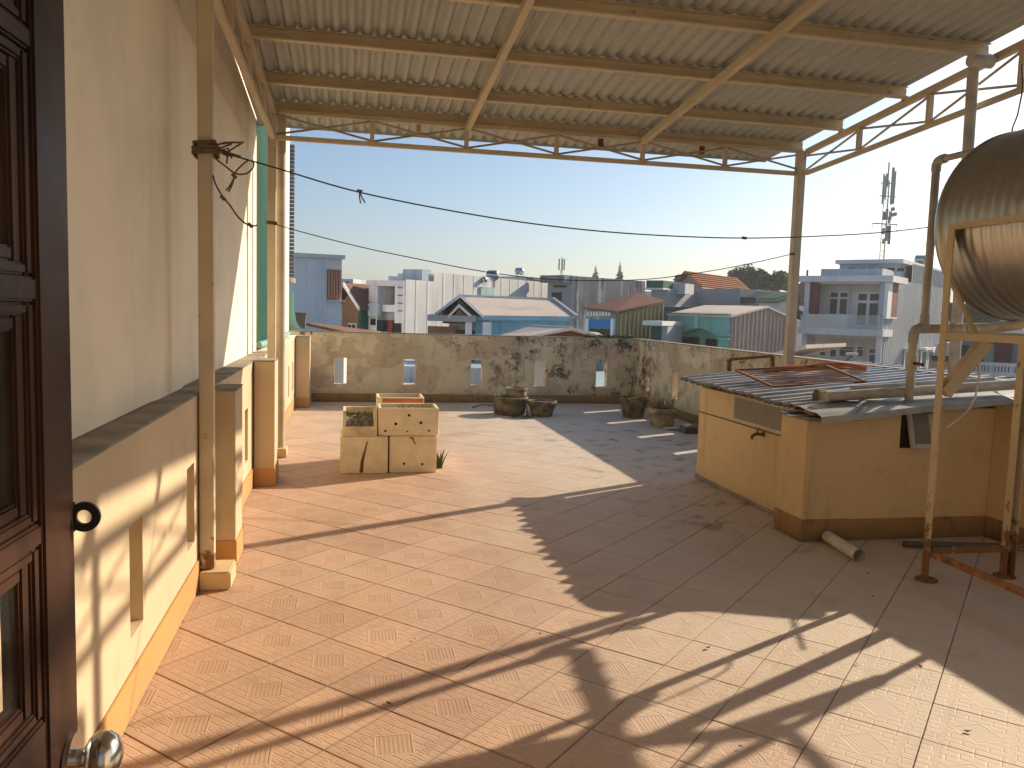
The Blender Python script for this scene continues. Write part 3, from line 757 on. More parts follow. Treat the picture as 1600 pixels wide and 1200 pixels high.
ptube('pipe', 'pvc', dp_, [(4.57, 5.4, 1.04), (4.53, 5.4, 3.42)], .04, 16)
ptube('pipe_tee', 'pvc', dp_, [(4.44, 5.33, 3.45), (4.62, 5.33, 3.45)], .048, 16)
ptube('pipe_end', 'hole', dp_, [(4.6205, 5.33, 3.45), (4.622, 5.33, 3.45)], .041, 16)
o = ptube('hanging_cable', 'wire', None, [ony(1597, 100, 4.6), ony(1598, 140, 4.6), ony(1590, 180, 4.5), ony(1582, 200, 4.4), ony(1580, 222, 4.3)], .005, 6)
tag(o, 'thin cable dangling from the canopy down to the tank top', 'cable')
o = ptube('loose_hose', 'pvc', None, [ony(*p, 4.15) for p in ((1531, 560), (1530, 590), (1524, 620), (1514, 640), (1498, 655), (1480, 668))], .006, 6)
tag(o, 'thin pale cord hanging in a curve between the stand legs', 'cord')

# ================================================================== ON THE FLOOR
a, b = onz(1293, 838, .045), onz(1342, 868, .045)
mb = MB(); mb.tube([a, b], .04, 20, False); mb.tube([a, b], .034, 20, False)
pp2 = thing('cut_pipe', 'short pale plastic drain pipe poking from the shed foot onto the floor', 'pipe', (a.x, a.y, 0)); mb.build('pipe_wall', 'pvc_l', pp2)
d_ = (b-a).normalized(); ptube('pipe_dark_bore', 'hole', pp2, [a, a+d_*.02], .0335, 20)
o = ptube('black_pipe', 'pvc_d', None, [onz(1412, 850, .024), onz(1560, 853, .024)], .022, 12); tag(o, 'black pipe lying on the floor along the shed skirting', 'pipe')

def foam_box(name, label, x0, x1, y0, y1, z0, z1, opened=True, soil=.05, mat='foam', holes=(), stain=None, tilt=0, group='old foam boxes piled on the terrace'):
    t = thing(name, label, 'box', ((x0+x1)/2, (y0+y1)/2, z0), group); w = .026
    if opened:
        mb = MB(); bm_ = bmesh.new()
        mb.box(x0, x1, y0, y0+w, z0, z1); mb.box(x0, x1, y1-w, y1, z0, z1); mb.box(x0, x0+w, y0+w, y1-w, z0, z1); mb.box(x1-w, x1, y0+w, y1-w, z0, z1); mb.box(x0+w, x1-w, y0+w, y1-w, z0, z0+w)
        mb.build('box_shell', mat, t, .006)
        # lumpy soil
        n = 12; vs = []; fs = []; rr = random.Random(name+label)
        for i in range(n):
            for j in range(n): vs.append((x0+w+.001+(x1-x0-2*w-.002)*i/(n-1), y0+w+.001+(y1-y0-2*w-.002)*j/(n-1), z1-soil+rr.uniform(-.012, .012)))
        for i in range(n-1):
            for j in range(n-1): fs.append((i*n+j, (i+1)*n+j, (i+1)*n+j+1, i*n+j+1))
        MB().add(vs, fs).build('soil', 'soil', t)
    else:
        MB().box(x0, x1, y0, y1, z0, z1).build('box_shell', mat, t, .008)
    for (hx, hz_, r) in holes:
        MB().tube([(hx, y0+.0005, hz_), (hx, y0-.0012, hz_)], r, 10).build('drain_hole', 'hole', t)
    return t
lx = foam_box('foam_box', 'lower left cream foam box with a vertical brown crack', -.057, .372, 7.39, 7.86, .001, .34, False)
MB().add([(.115, 7.3885, .01), (.15, 7.3885, .01), (.155, 7.3885, .12), (.19, 7.3885, .3), (.18, 7.3885, .3), (.13, 7.3885, .13)], [(0,1,2,3,4,5)]).build('crack', 'rust', lx)
ly = foam_box('foam_box', 'lower right cream foam box with two round holes', .386, .822, 7.41, 7.88, .001, .342, False, holes=((.52, .085, .012), (.69, .08, .012)))
MB().add([(.56, 7.4085, .33), (.6, 7.4085, .335), (.63, 7.4085, .26), (.61, 7.4085, .27), (.59, 7.4085, .31)], [(0,1,2,3,4)]).build('tape_scrap', 'redtape', ly)
gb_ = thing('foam_box', 'broken grimy foam box of grey soil at upper left of the pile', 'box', (.1, 7.6, .3425), 'old foam boxes piled on the terrace')
x0, x1, y0, y1, zb_, zf_, zk_ = -.035, .27, 7.40, 7.80, .3425, .43, .57
mb = MB(); w = .026; zl = lambda y: zf_+(zk_-zf_)*min(1, max(0, (y-y0)/.12))
mb.box(x0, x1, y0, y0+w, zb_, zf_); mb.box(x0, x1, y1-w, y1, zb_, zk_)
for xa, xb in ((x0, x0+w), (x1-w, x1)):
    prof = [(y0+w, zb_), (y1-w, zb_), (y1-w, zk_), (y0+.12, zk_-.01), (y0+.06, zf_+.06), (y0+w, zf_)]; n = len(prof)
    mb.add([(xa, *p) for p in prof]+[(xb, *p) for p in prof], [tuple(range(n)), tuple(range(2*n-1, n-1, -1))]+[(i, (i+1) % n, n+(i+1) % n, n+i) for i in range(n)])
mb.build('box_shell', 'foam_dirty', gb_)
n = 14; rr = random.Random(77); vs = [(x0+w+(x1-x0-2*w)*i/(n-1), y0+w+(y1-y0-2*w)*j/(n-1), zf_-.015+.1*j/(n-1)+rr.uniform(-.01, .01)) for i in range(n) for j in range(n)]
MB().add(vs, [(i*n+j, (i+1)*n+j, (i+1)*n+j+1, i*n+j+1) for i in range(n-1) for j in range(n-1)]).build('soil', 'soil_grey', gb_)
foam_box('foam_box', 'upper right long foam box with five dark holes', .285, .835, 7.42, 7.80, .3445, .60, True, .045, 'foam', holes=((.56, .535, .013), (.44, .455, .014), (.67, .465, .014), (.345, .39, .011), (.545, .385, .008), (.745, .39, .01)))
bk = foam_box('foam_box', 'foam box with a red brown band behind the pile', .29, .745, 7.95, 8.32, .001, .64, True, .05)
pbox('red_band', 'redtape', bk, .335, .74, 7.9485, 7.9495, .588, .63)
# small weeds growing by the boxes
def blades(name, mat, c, n, h, spread, lean=.35, w=.008, seed=1, flat=False):
    rr = random.Random(seed); mb = MB()
    for k in range(n):
        a_ = rr.uniform(0, 6.28); r_ = spread*math.sqrt(rr.random()); b_ = Vector((c[0]+r_*math.cos(a_), c[1]+r_*math.sin(a_), c[2]))
        hh = h*rr.uniform(.45, 1.1); d = Vector((rr.uniform(-lean, lean), rr.uniform(-lean, lean), 1)).normalized()
        sd_ = Vector((math.cos(a_), math.sin(a_), 0))*w*rr.uniform(.5, 1.2)
        p1 = b_+d*hh*.55; p2 = b_+d*hh+Vector((d.x, d.y, -.2))*hh*.25
        mb.add([b_-sd_, b_+sd_, p1+sd_*.8, p1-sd_*.8, p2], [(0,1,2,3), (3,2,4)])
    return mb.build(name, mat)
tag(blades('weed', 'weed', (.86, 7.62, 0), 40, .2, .04, .5, .01, 4), 'small green weed growing against the right side of the foam boxes', 'weed')
tag(blades('weed', 'straw', (.6, 7.6, .555), 26, .09, .12, .7, .006, 8), 'withered brown sprig in the upper right foam box', 'plant')

def pot(name, label, c, R, H, mat, flare=.8, rim=.025, soilz=.05, lip=True, sides=28, wob=.012, seed=0, grp='old concrete plant pots at the far end'):
    t = thing(name, label, 'pot', c, grp); rb = R*flare
    prof = [(.001, 0), (rb*.96, 0), (rb, .012), (rb+(R-rb)*.5, H*.5), (R*.97, H-rim*1.6)]
    if lip: prof += [(R*1.03, H-rim*1.4), (R*1.04, H-rim*.3), (R*1.0, H)]
    else: prof += [(R, H)]
    prof += [(R*.9, H), (R*.87, H-.02), (R*.82, H-soilz-.02)]
    MB().lathe(c, prof, sides, wob, seed).build('pot_body', mat, t)
    MB().lathe((c[0], c[1], c[2]+H-soilz), [(R*.86, 0), (R*.5, .012), (.001, .02)], 20, .03, seed).build('soil', 'soil', t)
    return t
pot('plant_pot', 'large dark mossy round pot with a ring pot set in it', (2.35, 11.62, .001), .265, .265, 'pot', .86, seed=1)
pot('plant_pot', 'pale ring-shaped pot sitting inside the large mossy pot', (2.47, 11.72, .252), .16, .13, 'pot_l', .95, .015, .03, seed=2)
pot('plant_pot', 'low round basin pot with pale rim next to the mossy pot', (2.80, 11.45, .001), .212, .225, 'pot', .72, .035, .03, seed=3)
pot('plant_pot', 'tall grey flared pot with sticks against right parapet', (4.17, 11.32, .001), .22, .30, 'pot', .74, .04, .04, sides=6, wob=.0, seed=4)
pot('plant_pot', 'pale patchy pot of dry grass, nearest of the planted pots', (4.27, 10.45, .001), .195, .25, 'pot_l', .8, .05, .02, seed=5)
tag(blades('dry_plant', 'straw', (4.27, 10.45, .24), 90, .26, .15, .35, .006, 11), 'dry yellow grass standing in the pale patchy pot', 'plant')
tag(blades('dry_plant', 'straw', (4.22, 11.32, .27), 45, .22, .16, .5, .007, 12), 'sparse dry stalks in the tall grey flared pot', 'plant')
tag(blades('pot_weed', 'weed', (2.25, 11.6, .23), 50, .1, .16, .6, .008, 13), 'low weeds growing in the large mossy pot', 'weed')
tag(blades('pot_weed', 'weed', (2.75, 11.75, 0), 40, .2, .12, .5, .006, 14), 'weeds growing behind the basin pot at the wall foot', 'weed')
tag(blades('pot_weed', 'weed', (2.45, 11.28, 0), 40, .09, .2, .8, .008, 15), 'moss and weeds at the foot of the large mossy pot', 'weed')
o = MB().tube([(4.02, 11.15, .29), (4.2, 11.0, .36), (4.45, 10.75, .24)], .012, 6).build('stick', 'straw'); tag(o, 'pale broken stick laid across the grey flared pot', 'stick')
o = MB().tube([(4.08, 11.3, .27), (4.15, 11.33, .5), (4.13, 11.35, .62)], .008, 6).build('stick', 'pot'); tag(o, 'dark upright twig in the grey flared pot', 'stick')
sc = onz(1060, 672); o = pbox('scrap_board', 'white_s', None, sc.x-.18, sc.x+.2, sc.y-.06, sc.y+.1, .02, .03, .002); tag(o, 'flat white scrap board on the floor beside the pale pot', 'board')
sc = onz(1082, 676)
mb = MB(); rr = random.Random(21)
mb.add([(sc.x+x*.14+rr.uniform(-.02, .02), sc.y+y*.12+rr.uniform(-.02, .02), z*.1+(rr.uniform(-.02, .03) if z else .001)) for z in (0, 1) for y in (-1, 1) for x in (-1, 1)], [(0,2,3,1),(4,5,7,6),(0,1,5,4),(2,6,7,3),(0,4,6,2),(1,3,7,5)])
tag(mb.build('rubble_chunk', 'pvc_d', None, .01), 'black lump of rubble beside the far corner of the shed', 'rubble')
o = MB().tube([onz(738, 637, .01), onz(752, 632, .03), onz(775, 634, .01)], .01, 6).build('twig', 'pot'); tag(o, 'thin dark twig on the floor left of the mossy pot', 'twig')
# fallen leaves and crumbs
rr = random.Random(33)
spots = [(1357, 897), (1364, 933), (1512, 1143), (1437, 1042), (1105, 1013), (607, 1099), (768, 1173), (535, 836), (586, 827), (790, 745), (455, 933), (285, 972), (1290, 1018), (1339, 1038), (727, 1006), (648, 999), (848, 987), (1157, 1168)]
for k, (px, py) in enumerate(spots):
    c = onz(px, py, .003); s = .012 if k < 6 else .007; an = rr.uniform(0, 6.28); mb = MB()
    pts = [(c.x+s*q*math.cos(an+t), c.y+s*q*math.sin(an+t), .003+rr.uniform(.001, .008)) for q, t in ((1.6, 0), (.7, 1.2), (.8, 2.4), (1.5, 3.3), (.8, 4.2), (.7, 5.3))]
    o = mb.add(pts, [(0,1,2,3,4,5)]).build('dead_leaf', 'pot'); tag(o, 'tiny dry brown leaf crumb lying on the terracotta floor', 'leaf', 'dry leaf crumbs scattered on the floor')

# ================================================================== ROPES
def in_plane(pxs, A, B):
    """points where pixel rays meet the upright plane through A and B"""
    A, B = Vector((*A, 0)), Vector((*B, 0)); nrm = Vector((B.y-A.y, A.x-B.x, 0)); out = []
    for p in pxs:
        d = ray(*p); out.append(C0 + d*((A-C0).dot(nrm)/d.dot(nrm)))
    return out
def smooth(pts, n=6):
    out = []; P_ = [pts[0]]+list(pts)+[pts[-1]]
    for i in range(1, len(P_)-2):
        for k in range(n):
            t = k/n; a, b, c, d = P_[i-1], P_[i], P_[i+1], P_[i+2]
            out.append(.5*((2*b)+(c-a)*t+(2*a-5*b+4*c-d)*t*t+(3*b-a-3*c+d)*t**3))
    out.append(pts[-1]); return out
l1 = thing('clothesline', 'dark clothesline sagging from the near left post to the tank', 'clothesline', (0, 4.5, 2.2))
pts = smooth(in_plane([(322, 233), (370, 245), (430, 262), (560, 300), (720, 332), (860, 353), (1000, 366), (1160, 372), (1300, 368), (1400, 361), (1512, 347)], (-.7, 4.43), (4.55, 5.36)))
ptube('cord', 'wire', l1, pts, .0042, 6)
for px in ((562, 299), (1163, 372)):
    c = in_plane([px], (-.7, 4.43), (4.55, 5.36))[0]
    MB().tube([c+Vector((-.015, 0, .003)), c, c+Vector((.015, 0, 0))], .01, 6).build('knot', 'rope', l1)
    if px[0] < 900: MB().tube([c, c+Vector((.012, -.004, -.03)), c+Vector((.03, 0, -.06))], .004, 5).build('loose_end', 'rope', l1); MB().tube([c, c+Vector((-.0, -.004, -.03)), c+Vector((.006, 0, -.065))], .004, 5).build('loose_end', 'rope', l1)
l2 = thing('clothesline', 'second thinner clothesline sagging across the far canopy posts', 'clothesline', (0, YT, 2.2))
pts = smooth(in_plane([(426, 349), (470, 362), (560, 385), (640, 402), (760, 425), (870, 437), (1000, 437), (1100, 425), (1180, 410), (1237, 397)], (-.7, YT-.05), (4.62, YT-.05)))
ptube('cord', 'wire', l2, pts, .0048, 6)
MB().tube([Vector(pts[-1])+Vector((-.02, -.0, 0)), Vector(pts[-1])+Vector((.03, 0, 0))], .013, 6).build('knot', 'rope', l2)
rp_ = thing('rope_tangle', 'frayed rope wound round the near left post with hanging loops', 'rope', (-.72, 4.45, 2.2))
rr = random.Random(17); c = ony(322, 234, 4.456)
cx, cy = -.722, 4.456
for k in range(9):
    z = c.z+rr.uniform(-.03, .03); w = .047+rr.uniform(0, .01); tz = rr.uniform(-.012, .012)
    loop = [(cx-w, cy-w, z), (cx+w, cy-w, z+tz), (cx+w, cy+w, z), (cx-w, cy+w, z-tz), (cx-w, cy-w, z)]
    loop = [(min(max(p[0], XL-.13), 9), p[1], p[2]) for p in loop]
    MB().tube(loop, .0075, 6).build('rope_turn', 'rope', rp_)
for k in range(10):
    s0 = Vector((cx+.045, cy-.04, c.z+rr.uniform(-.02, .02)))
    MB().tube([s0, s0+Vector((rr.uniform(.02, .08), rr.uniform(-.02, .02), rr.uniform(-.04, .03))), s0+Vector((rr.uniform(.06, .15), rr.uniform(-.02, .02), rr.uniform(-.06, .03)))], .005, 5).build('rope_strand', 'rope', rp_)
PA, PB = (-.7, 4.41), (4.55, 5.34)
for pl_ in ([(333, 245), (350, 258), (368, 271), (385, 271), (395, 262), (396, 254), (388, 251), (377, 259), (368, 269), (366, 277), (360, 289), (353, 298)], [(366, 277), (363, 288), (357, 300)],
           [(333, 274), (337, 288), (348, 307), (360, 322), (372, 339), (385, 350), (394, 353), (402, 352)]):
    MB().tube(smooth(in_plane(pl_, PA, PB)), .0048, 6).build('rope_strand', 'rope', rp_)
for px in ((366, 275), (348, 309), (391, 352)):
    c_ = in_plane([px], PA, PB)[0]; MB().tube([c_+Vector((-.01, 0, .01)), c_+Vector((.01, 0, -.01))], .01, 6).build('rope_knot', 'rope', rp_)
c_ = ony(426, 349, YT-.045); mb = MB()
for k in range(4): mb.tube([(-.745, YT-.042, c_.z+.006*k), (-.655, YT-.044, c_.z+.008*k-.01), (-.655, YT+.045, c_.z), (-.745, YT+.045, c_.z), (-.745, YT-.042, c_.z+.006*k)], .006, 5)
tag(mb.build('rope_wrap', 'rope'), 'small rope wrap round the left far post', 'rope')

#BACKGROUND
# ================================================================== NEIGHBOUR BUILDING ON THE LEFT, BEYOND THE HOUSE WALL
nb = thing('neighbour_building', 'green sheet clad neighbouring wall with cream end post beyond the house wall', 'building', (-1.2, 11, -8))
sheet_mesh('green_cladding', 'green', nb, rib_profile(8.52, 12.35, .11, .03, .3, .15), lambda y, h, t: (XL-.17+h, y, 1.09+3.2*t))
MB().tube([(XL-.12, 8.53, 1.1), (XL-.1, 10, 1.085), (XL-.1, 12.4, 1.09)], .035, 8).build('gutter', 'teal', nb)
pbox('end_post', 'cream', nb, XL-.42, XL-.145, 12.36, YF+.1, 1.045, 4.4, .006)
pbox('rear_wall', 'cream', nb, XL-2.5, XL-.345, 8.6, YF+.2, -8, 4.3)
lv = MB()
for k in range(34): lv.box(XL-.16, XL-.075, YF+.11, YF+.2, 1.95+k*.06, 1.95+k*.06+.04)
lv.build('louvre', 'slat', nb)
pbox('louvre_sill', 'pvc_l', nb, XL-.18, XL-.06, YF+.105, YF+.24, 1.86, 1.93)
def px_plate(name, mat, par, outline, Y, t=.03):
    pts = [ony(*p, Y) for p in outline]; n = len(pts)
    return MB().add([tuple(p) for p in pts]+[(p.x, p.y+t, p.z) for p in pts], [tuple(range(n)), tuple(range(2*n-1, n-1, -1))]+[(i, (i+1) % n, n+(i+1) % n, n+i) for i in range(n)]).build(name, mat, par)
px_plate('tarp', 'teal', nb, [(447, 452), (458, 455), (459, 486), (462, 505), (468, 515), (477, 521), (477, 526), (447, 532)], YF+.16)
px_plate('grey_spout', 'slat', nb, [(461, 488), (479, 489), (477, 500), (477, 514), (470, 512), (463, 502)], YF+.9, .25)
# ================================================================== TOWN
ZG = -8.0
BGM = {}
def bm_(key, c, kind='panel', **k):
    if key not in BGM: BGM[key] = (m_panelled if kind == 'panel' else m_plain)('town_'+key, c, **k)
    return BGM[key]
bm_('white', (.86, .86, .85)); bm_('pale', (.78, .78, .78)); bm_('lightgrey', (.72, .71, .68)); bm_('grey', (.38, .39, .4)); bm_('dark', (.06, .065, .07)); bm_('darkgreen', (.03, .12, .09))
bm_('greenroof', (.12, .22, .15)); bm_('mint', (.27, .52, .45)); bm_('mint_l', (.42, .6, .58)); bm_('pinkwall', (.44, .33, .29)); bm_('beigeroof', (.72, .61, .5)); bm_('olive', (.3, .26, .13)); bm_('redroof', (.42, .13, .06)); bm_('maroon', (.2, .05, .045))
bm_('blue', (.27, .5, .68)); bm_('blueshut', (.05, .22, .5)); bm_('cream', (.5, .44, .3)); bm_('brown', (.25, .14, .08)); bm_('rustroof', (.2, .095, .06)); bm_('orangeroof', (.52, .2, .1)); bm_('slatorange', (.6, .3, .16)); bm_('bluegrey', (.5, .56, .6))
bm_('cladgrey', (.36, .4, .42)); bm_('glass', (.025, .03, .033), 'plain', rough=.3, spec=.3, bump=0); bm_('peach', (.55, .36, .22)); bm_('tank', (.45, .46, .47), 'plain', rough=.25, metal=.9)
BGM['oldcon'] = m_old_concrete('old_concrete'); BGM['leaf'] = m_leaf('tree_leaf', (.055, .085, .03)); BGM['leaf2'] = m_leaf('dark_tree_leaf', (.035, .05, .025)); BGM['bark'] = m_plain('bark', (.1, .08, .06), .95); BGM['galv'] = m_plain('galvanised_mast', (.22, .21, .21), .6, .3)

class Fr:
    """building frame: near corner on pixel column px at distance Y; front runs left, side runs back"""
    def __init__(s, px, Y, th):
        s.C = ony(px, 500, Y); s.C.z = 0; t = math.radians(th)
        s.fr = Vector((-math.cos(t), math.sin(t), 0)); s.dp = Vector((math.sin(t), math.cos(t), 0))
    def p(s, a, b, z): q = s.C + s.fr*a + s.dp*b; return (q.x, q.y, z)
    def hit(s, px, py, along, off=0.0):
        """pixel on the front (along='f') or side (along='s') plane -> (distance along it, z)"""
        d = ray(px, py); n, u = (s.dp, s.fr) if along == 'f' else (s.fr, s.dp)
        o = s.C + n*off; w = C0 + d*((o-C0).dot(n)/d.dot(n)); return (w-s.C).dot(u), w.z
    def box(s, name, mat, par, a0, a1, b0, b1, z0, z1): return MB().box(a0, a1, b0, b1, z0, z1, s.p).build(name, BGM[mat], par)
    def fbox(s, name, mat, par, r, d0=-.06, d1=.02):
        """pixel rectangle (x0,y0,x1,y1) on the front face as a box from depth d0 to d1"""
        a1, zt = s.hit(r[0], r[1], 'f'); a0, zb = s.hit(r[2], r[3], 'f')
        return s.box(name, mat, par, min(a0, a1), max(a0, a1), d0, d1, min(zb, zt), max(zb, zt))
    def sbox(s, name, mat, par, r, d0=-.06, d1=.02):
        b0, zt = s.hit(r[0], r[1], 's'); b1, zb = s.hit(r[2], r[3], 's')
        return s.box(name, mat, par, d0, d1, min(b0, b1), max(b0, b1), min(zb, zt), max(zb, zt))
    def ribs(s, name, mat, par, along, u0, u1, z0, z1, pitch=.45, dep=.05, ztop2=None):
        pr = rib_profile(u0, u1, pitch, dep, .12, .04); zt2 = z1 if ztop2 is None else ztop2
        def P(x, h, t):
            z = z0 if t == 0 else z1+(zt2-z1)*(x-u0)/(u1-u0)
            return s.p(x, -.03-h, z) if along == 'f' else s.p(-.03-h, x, z)
        return sheet_mesh(name, BGM[mat], par, pr, P, .01)
    def prism(s, name, mat, par, prof, axis, u0, u1):
        """polygon in (w,z) extruded along u; axis 's' extrudes along the depth, 'f' along the front"""
        n = len(prof); f = (lambda w, z, u: s.p(w, u, z)) if axis == 's' else (lambda w, z, u: s.p(u, w, z))
        v = [f(w, z, u0) for w, z in prof]+[f(w, z, u1) for w, z in prof]
        return MB().add(v, [tuple(range(n)), tuple(range(2*n-1, n-1, -1))]+[(i, (i+1) % n, n+(i+1) % n, n+i) for i in range(n)]).build(name, BGM[mat], par)
def bld(F, name, label, cat='house', group='houses of the town behind the terrace'):
    return thing(name, label, cat, (F.C.x, F.C.y, ZG), group)

tag(pbox('house_body', 'cream2', None, XL-.34, XR+.13, -9, YF+.13, ZG, -.301), kind='structure')
g = MB(); g.add([(-450, -50, ZG), (450, -50, ZG), (450, 450, ZG), (-450, 450, ZG)], [(0,1,2,3)])
tag(g.build('town_ground', m_plain('dusty_ground', (.2, .18, .15), .95, scale=.3)), kind='structure')

# --- white metal clad building at far left
F = Fr(533, 30, -9); B = bld(F, 'clad_building', 'tall white metal clad building with brown slatted window, far left')
a1 = F.hit(440, 400, 'f')[0]; zt = F.hit(533, 405, 'f')[1]
F.box('wall', 'white', B, 0, a1, 0, 9, ZG, zt-.1); F.ribs('cladding', 'white', B, 'f', 0, a1, ZG, zt, .62, .04, zt+.12)
F.box('coping', 'pale', B, -.1, a1, -.15, 9, zt+.0, zt+.14)
r = (511, 421, 532, 468); wn_ = F.fbox('window', 'maroon', B, r, -.1, .02)
for k in range(5): x = 511.8+k*4.1; F.fbox('slat', 'slatorange', wn_, (x, 422, x+2.6, 467), -.2, -.1)
F.fbox('sill', 'white', B, (509, 468.5, 538, 471), -.35, 0)
# low rust-brown roof right behind the far parapet
F = Fr(545, 17, 15); B = bld(F, 'lean_to', 'low brown sheet roof just behind the left end of the parapet', 'roof')
z0 = F.hit(478, 512, 'f')[1]
MB().add([F.p(F.hit(472, 500, 'f')[0], 0, z0+.12), F.p(0, 0, F.hit(545, 519, 'f')[1]), F.p(0, 3, F.hit(545, 519, 'f')[1]-.05), F.p(F.hit(472, 500, 'f')[0], 3, z0-.08)], [(0,1,2,3)]).build('roof_sheet', BGM['brown'], B).modifiers.new('thick', 'SOLIDIFY').thickness = .06
F.box('wall', 'lightgrey', B, .15, 2.2, .2, 2.8, ZG, z0-.35)
# --- grey house sliver behind
F = Fr(551, 62, 30); B = bld(F, 'pale_house', 'distant pale house sliver right of the white clad building')
F.box('wall', 'pale', B, 0, 4, 0, 8, ZG, F.hit(551, 436, 'f')[1])
F.fbox('window', 'glass', B, (546, 450, 549, 458)); F.fbox('door', 'glass', B, (541, 440, 545, 444))
# --- brown gabled house
F = Fr(560, 37, 35); B = bld(F, 'gabled_house', 'small brown gabled house with dark red tiled roof')
aL, zE = F.hit(535, 472, 'f'); zR = F.hit(546, 457, 'f')[1]; am = F.hit(546, 457, 'f')[0]
F.prism('wall', 'brown', B, [(0, ZG), (aL, ZG), (aL, zE), (am, zR), (0, zE-.3)], 's', 0, 7)
F.prism('roof', 'rustroof', B, [(am, zR+.25), (-.3, zE-.35), (-.3, zE-.2), (am, zR+.42)], 's', -.4, 7.2)
F.prism('roof', 'rustroof', B, [(am, zR+.25), (aL+.3, zE-.1), (aL+.3, zE+.05), (am, zR+.42)], 's', -.4, 7.2)
F.prism('barge_board', 'pale', B, [(am, zR+.25), (-.35, zE-.36), (-.35, zE-.2), (am, zR+.43)], 's', -.5, -.41)
wn_ = F.fbox('window', 'pale', B, (545, 505, 557, 521)); F.fbox('pane', 'glass', wn_, (546, 507, 550, 521), -.1, -.06); F.fbox('pane', 'glass', wn_, (552, 507, 556, 521), -.1, -.06)
F.sbox('side_door', 'darkgreen', B, (561, 478, 572, 521), -.1, .1)
# --- white house with loggia
F = Fr(632, 36, 45); B = bld(F, 'loggia_house', 'white house with deep loggia and long grey clad side wall')
aW = F.hit(576, 480, 'f')[0]; zt = F.hit(632, 440, 'f')[1]; L = F.hit(884, 440, 's')[0]
zt2 = F.hit(700, 427.5, 's')[1]; tS = F.hit(677, 427, 's')[0]
F.box('wall', 'white', B, 0, aW, 2.2, L, ZG, zt-.4); F.ribs('cladding', 'lightgrey', B, 's', 0, tS, ZG, zt+.1, .8, .012); F.ribs('cladding', 'lightgrey', B, 's', tS, L, ZG, zt2, .8, .012)
F.box('upper_wall', 'lightgrey', B, .05, aW, tS, L, zt-.4, zt2-.05)
F.box('roof_slab', 'pale', B, 0, aW+.2, 0, 4, zt-.2, zt+.05)
F.box('roof_box', 'bluegrey', B, .05, 1.2, 1.2, tS-.1, zt+.11, zt2+.1)
zf = F.hit(600, 476, 'f')[1]; zb = F.hit(600, 487, 'f')[1]
oR, oL = F.hit(617, 460, 'f')[0], F.hit(590, 460, 'f')[0]
F.box('side_fin', 'white', B, 0, oR, 0, 2.2, ZG, zt-.21); F.box('side_fin', 'white', B, oL, aW, 0, 2.2, ZG, zt-.21)
for q in range(4): F.fbox('vent_slot', 'dark', B, (622, 449+q*12, 629, 450.4+q*12), -.04, .02)
F.box('loggia_back', 'cream', B, oR, oL, 1.6, 2.19, zb, zt-.21)
F.box('balcony_slab', 'white', B, oR, oL, 0, 1.6, zb, zf); F.fbox('balcony_panel', 'bluegrey', B, (582, 474, 598, 494), -.3, -.1)
F.box('loggia_door', 'dark', B, oR+.3, oR+(oL-oR)*.75, 1.5, 1.59, zf, zf+.75)
F.box('ground_wall', 'bluegrey', B, oR, oL, .3, .5, ZG, zb-.01)
for r in ((580, 498, 587, 508), (590, 500, 600, 518), (617, 505, 627, 521)): F.fbox('window', 'glass', B, r, -.05, .29)
F.fbox('door', 'maroon', B, (607, 500, 614, 521), -.05, .29)
F.sbox('patch_panel', 'mint_l', B, (749, 448, 769, 472), -.12, 0)
# --- pale blocks with tanks further right
F = Fr(822, 60, 45); B = bld(F, 'pale_block', 'pale block with rooftop tanks behind the gabled roofs')
F.box('wall', 'pale', B, 0, 14, 0, 10, ZG, F.hit(822, 432, 'f')[1]); F.sbox('canopy', 'grey', B, (822.5, 433, 856, 439), -.6, 0); F.ribs('cladding', 'white', B, 's', 0, 10, ZG, F.hit(822, 445, 'f')[1], .8, .05)
F.fbox('window', 'grey', B, (792, 455, 812, 466)); F.fbox('window_band', 'bluegrey', B, (813, 457, 821, 466))
def roof_tank(px, py, Y, rpx, label, vertical=False):
    c = ony(px, py, Y); r = rpx/FPX*Y*1.02
    t = thing('roof_tank', label, 'water tank', (c.x, c.y, c.z-r*1.8), 'steel tanks on the far roofs')
    ax = Vector((.8, -.6, 0)); prof = [(-1.3, .1), (-1.2, .7), (-1.0, 1), (1.0, 1), (1.2, .7), (1.3, .1)]
    MB().tube([c+ax*r*a for a, q in prof], r, 16, True, [r*q for a, q in prof]).build('tank_body', BGM['tank'], t)
    mb = MB()
    for i in (-.8, .8):
        for j in (-.7, .7):
            b = c+ax*r*i+Vector((.6, .8, 0))*r*j; mb.bar(b-Vector((0, 0, r*.5)), b-Vector((0, 0, r*2.6)), r*.12, r*.12)
    mb.build('tank_legs', BGM['galv'], t)
roof_tank(770, 430, 41, 7.5, 'largest steel tank on the long grey clad wall'); roof_tank(812, 424, 62, 5.5, 'small steel tank high on the pale block'); roof_tank(817, 450, 52, 5, 'small steel tank low in front of the pale block'); roof_tank(756, 437, 40, 4, 'smallest steel tank left of the largest one')
roof_tank(1439, 406, 49, 8, 'round grey tank on top of the balcony house')
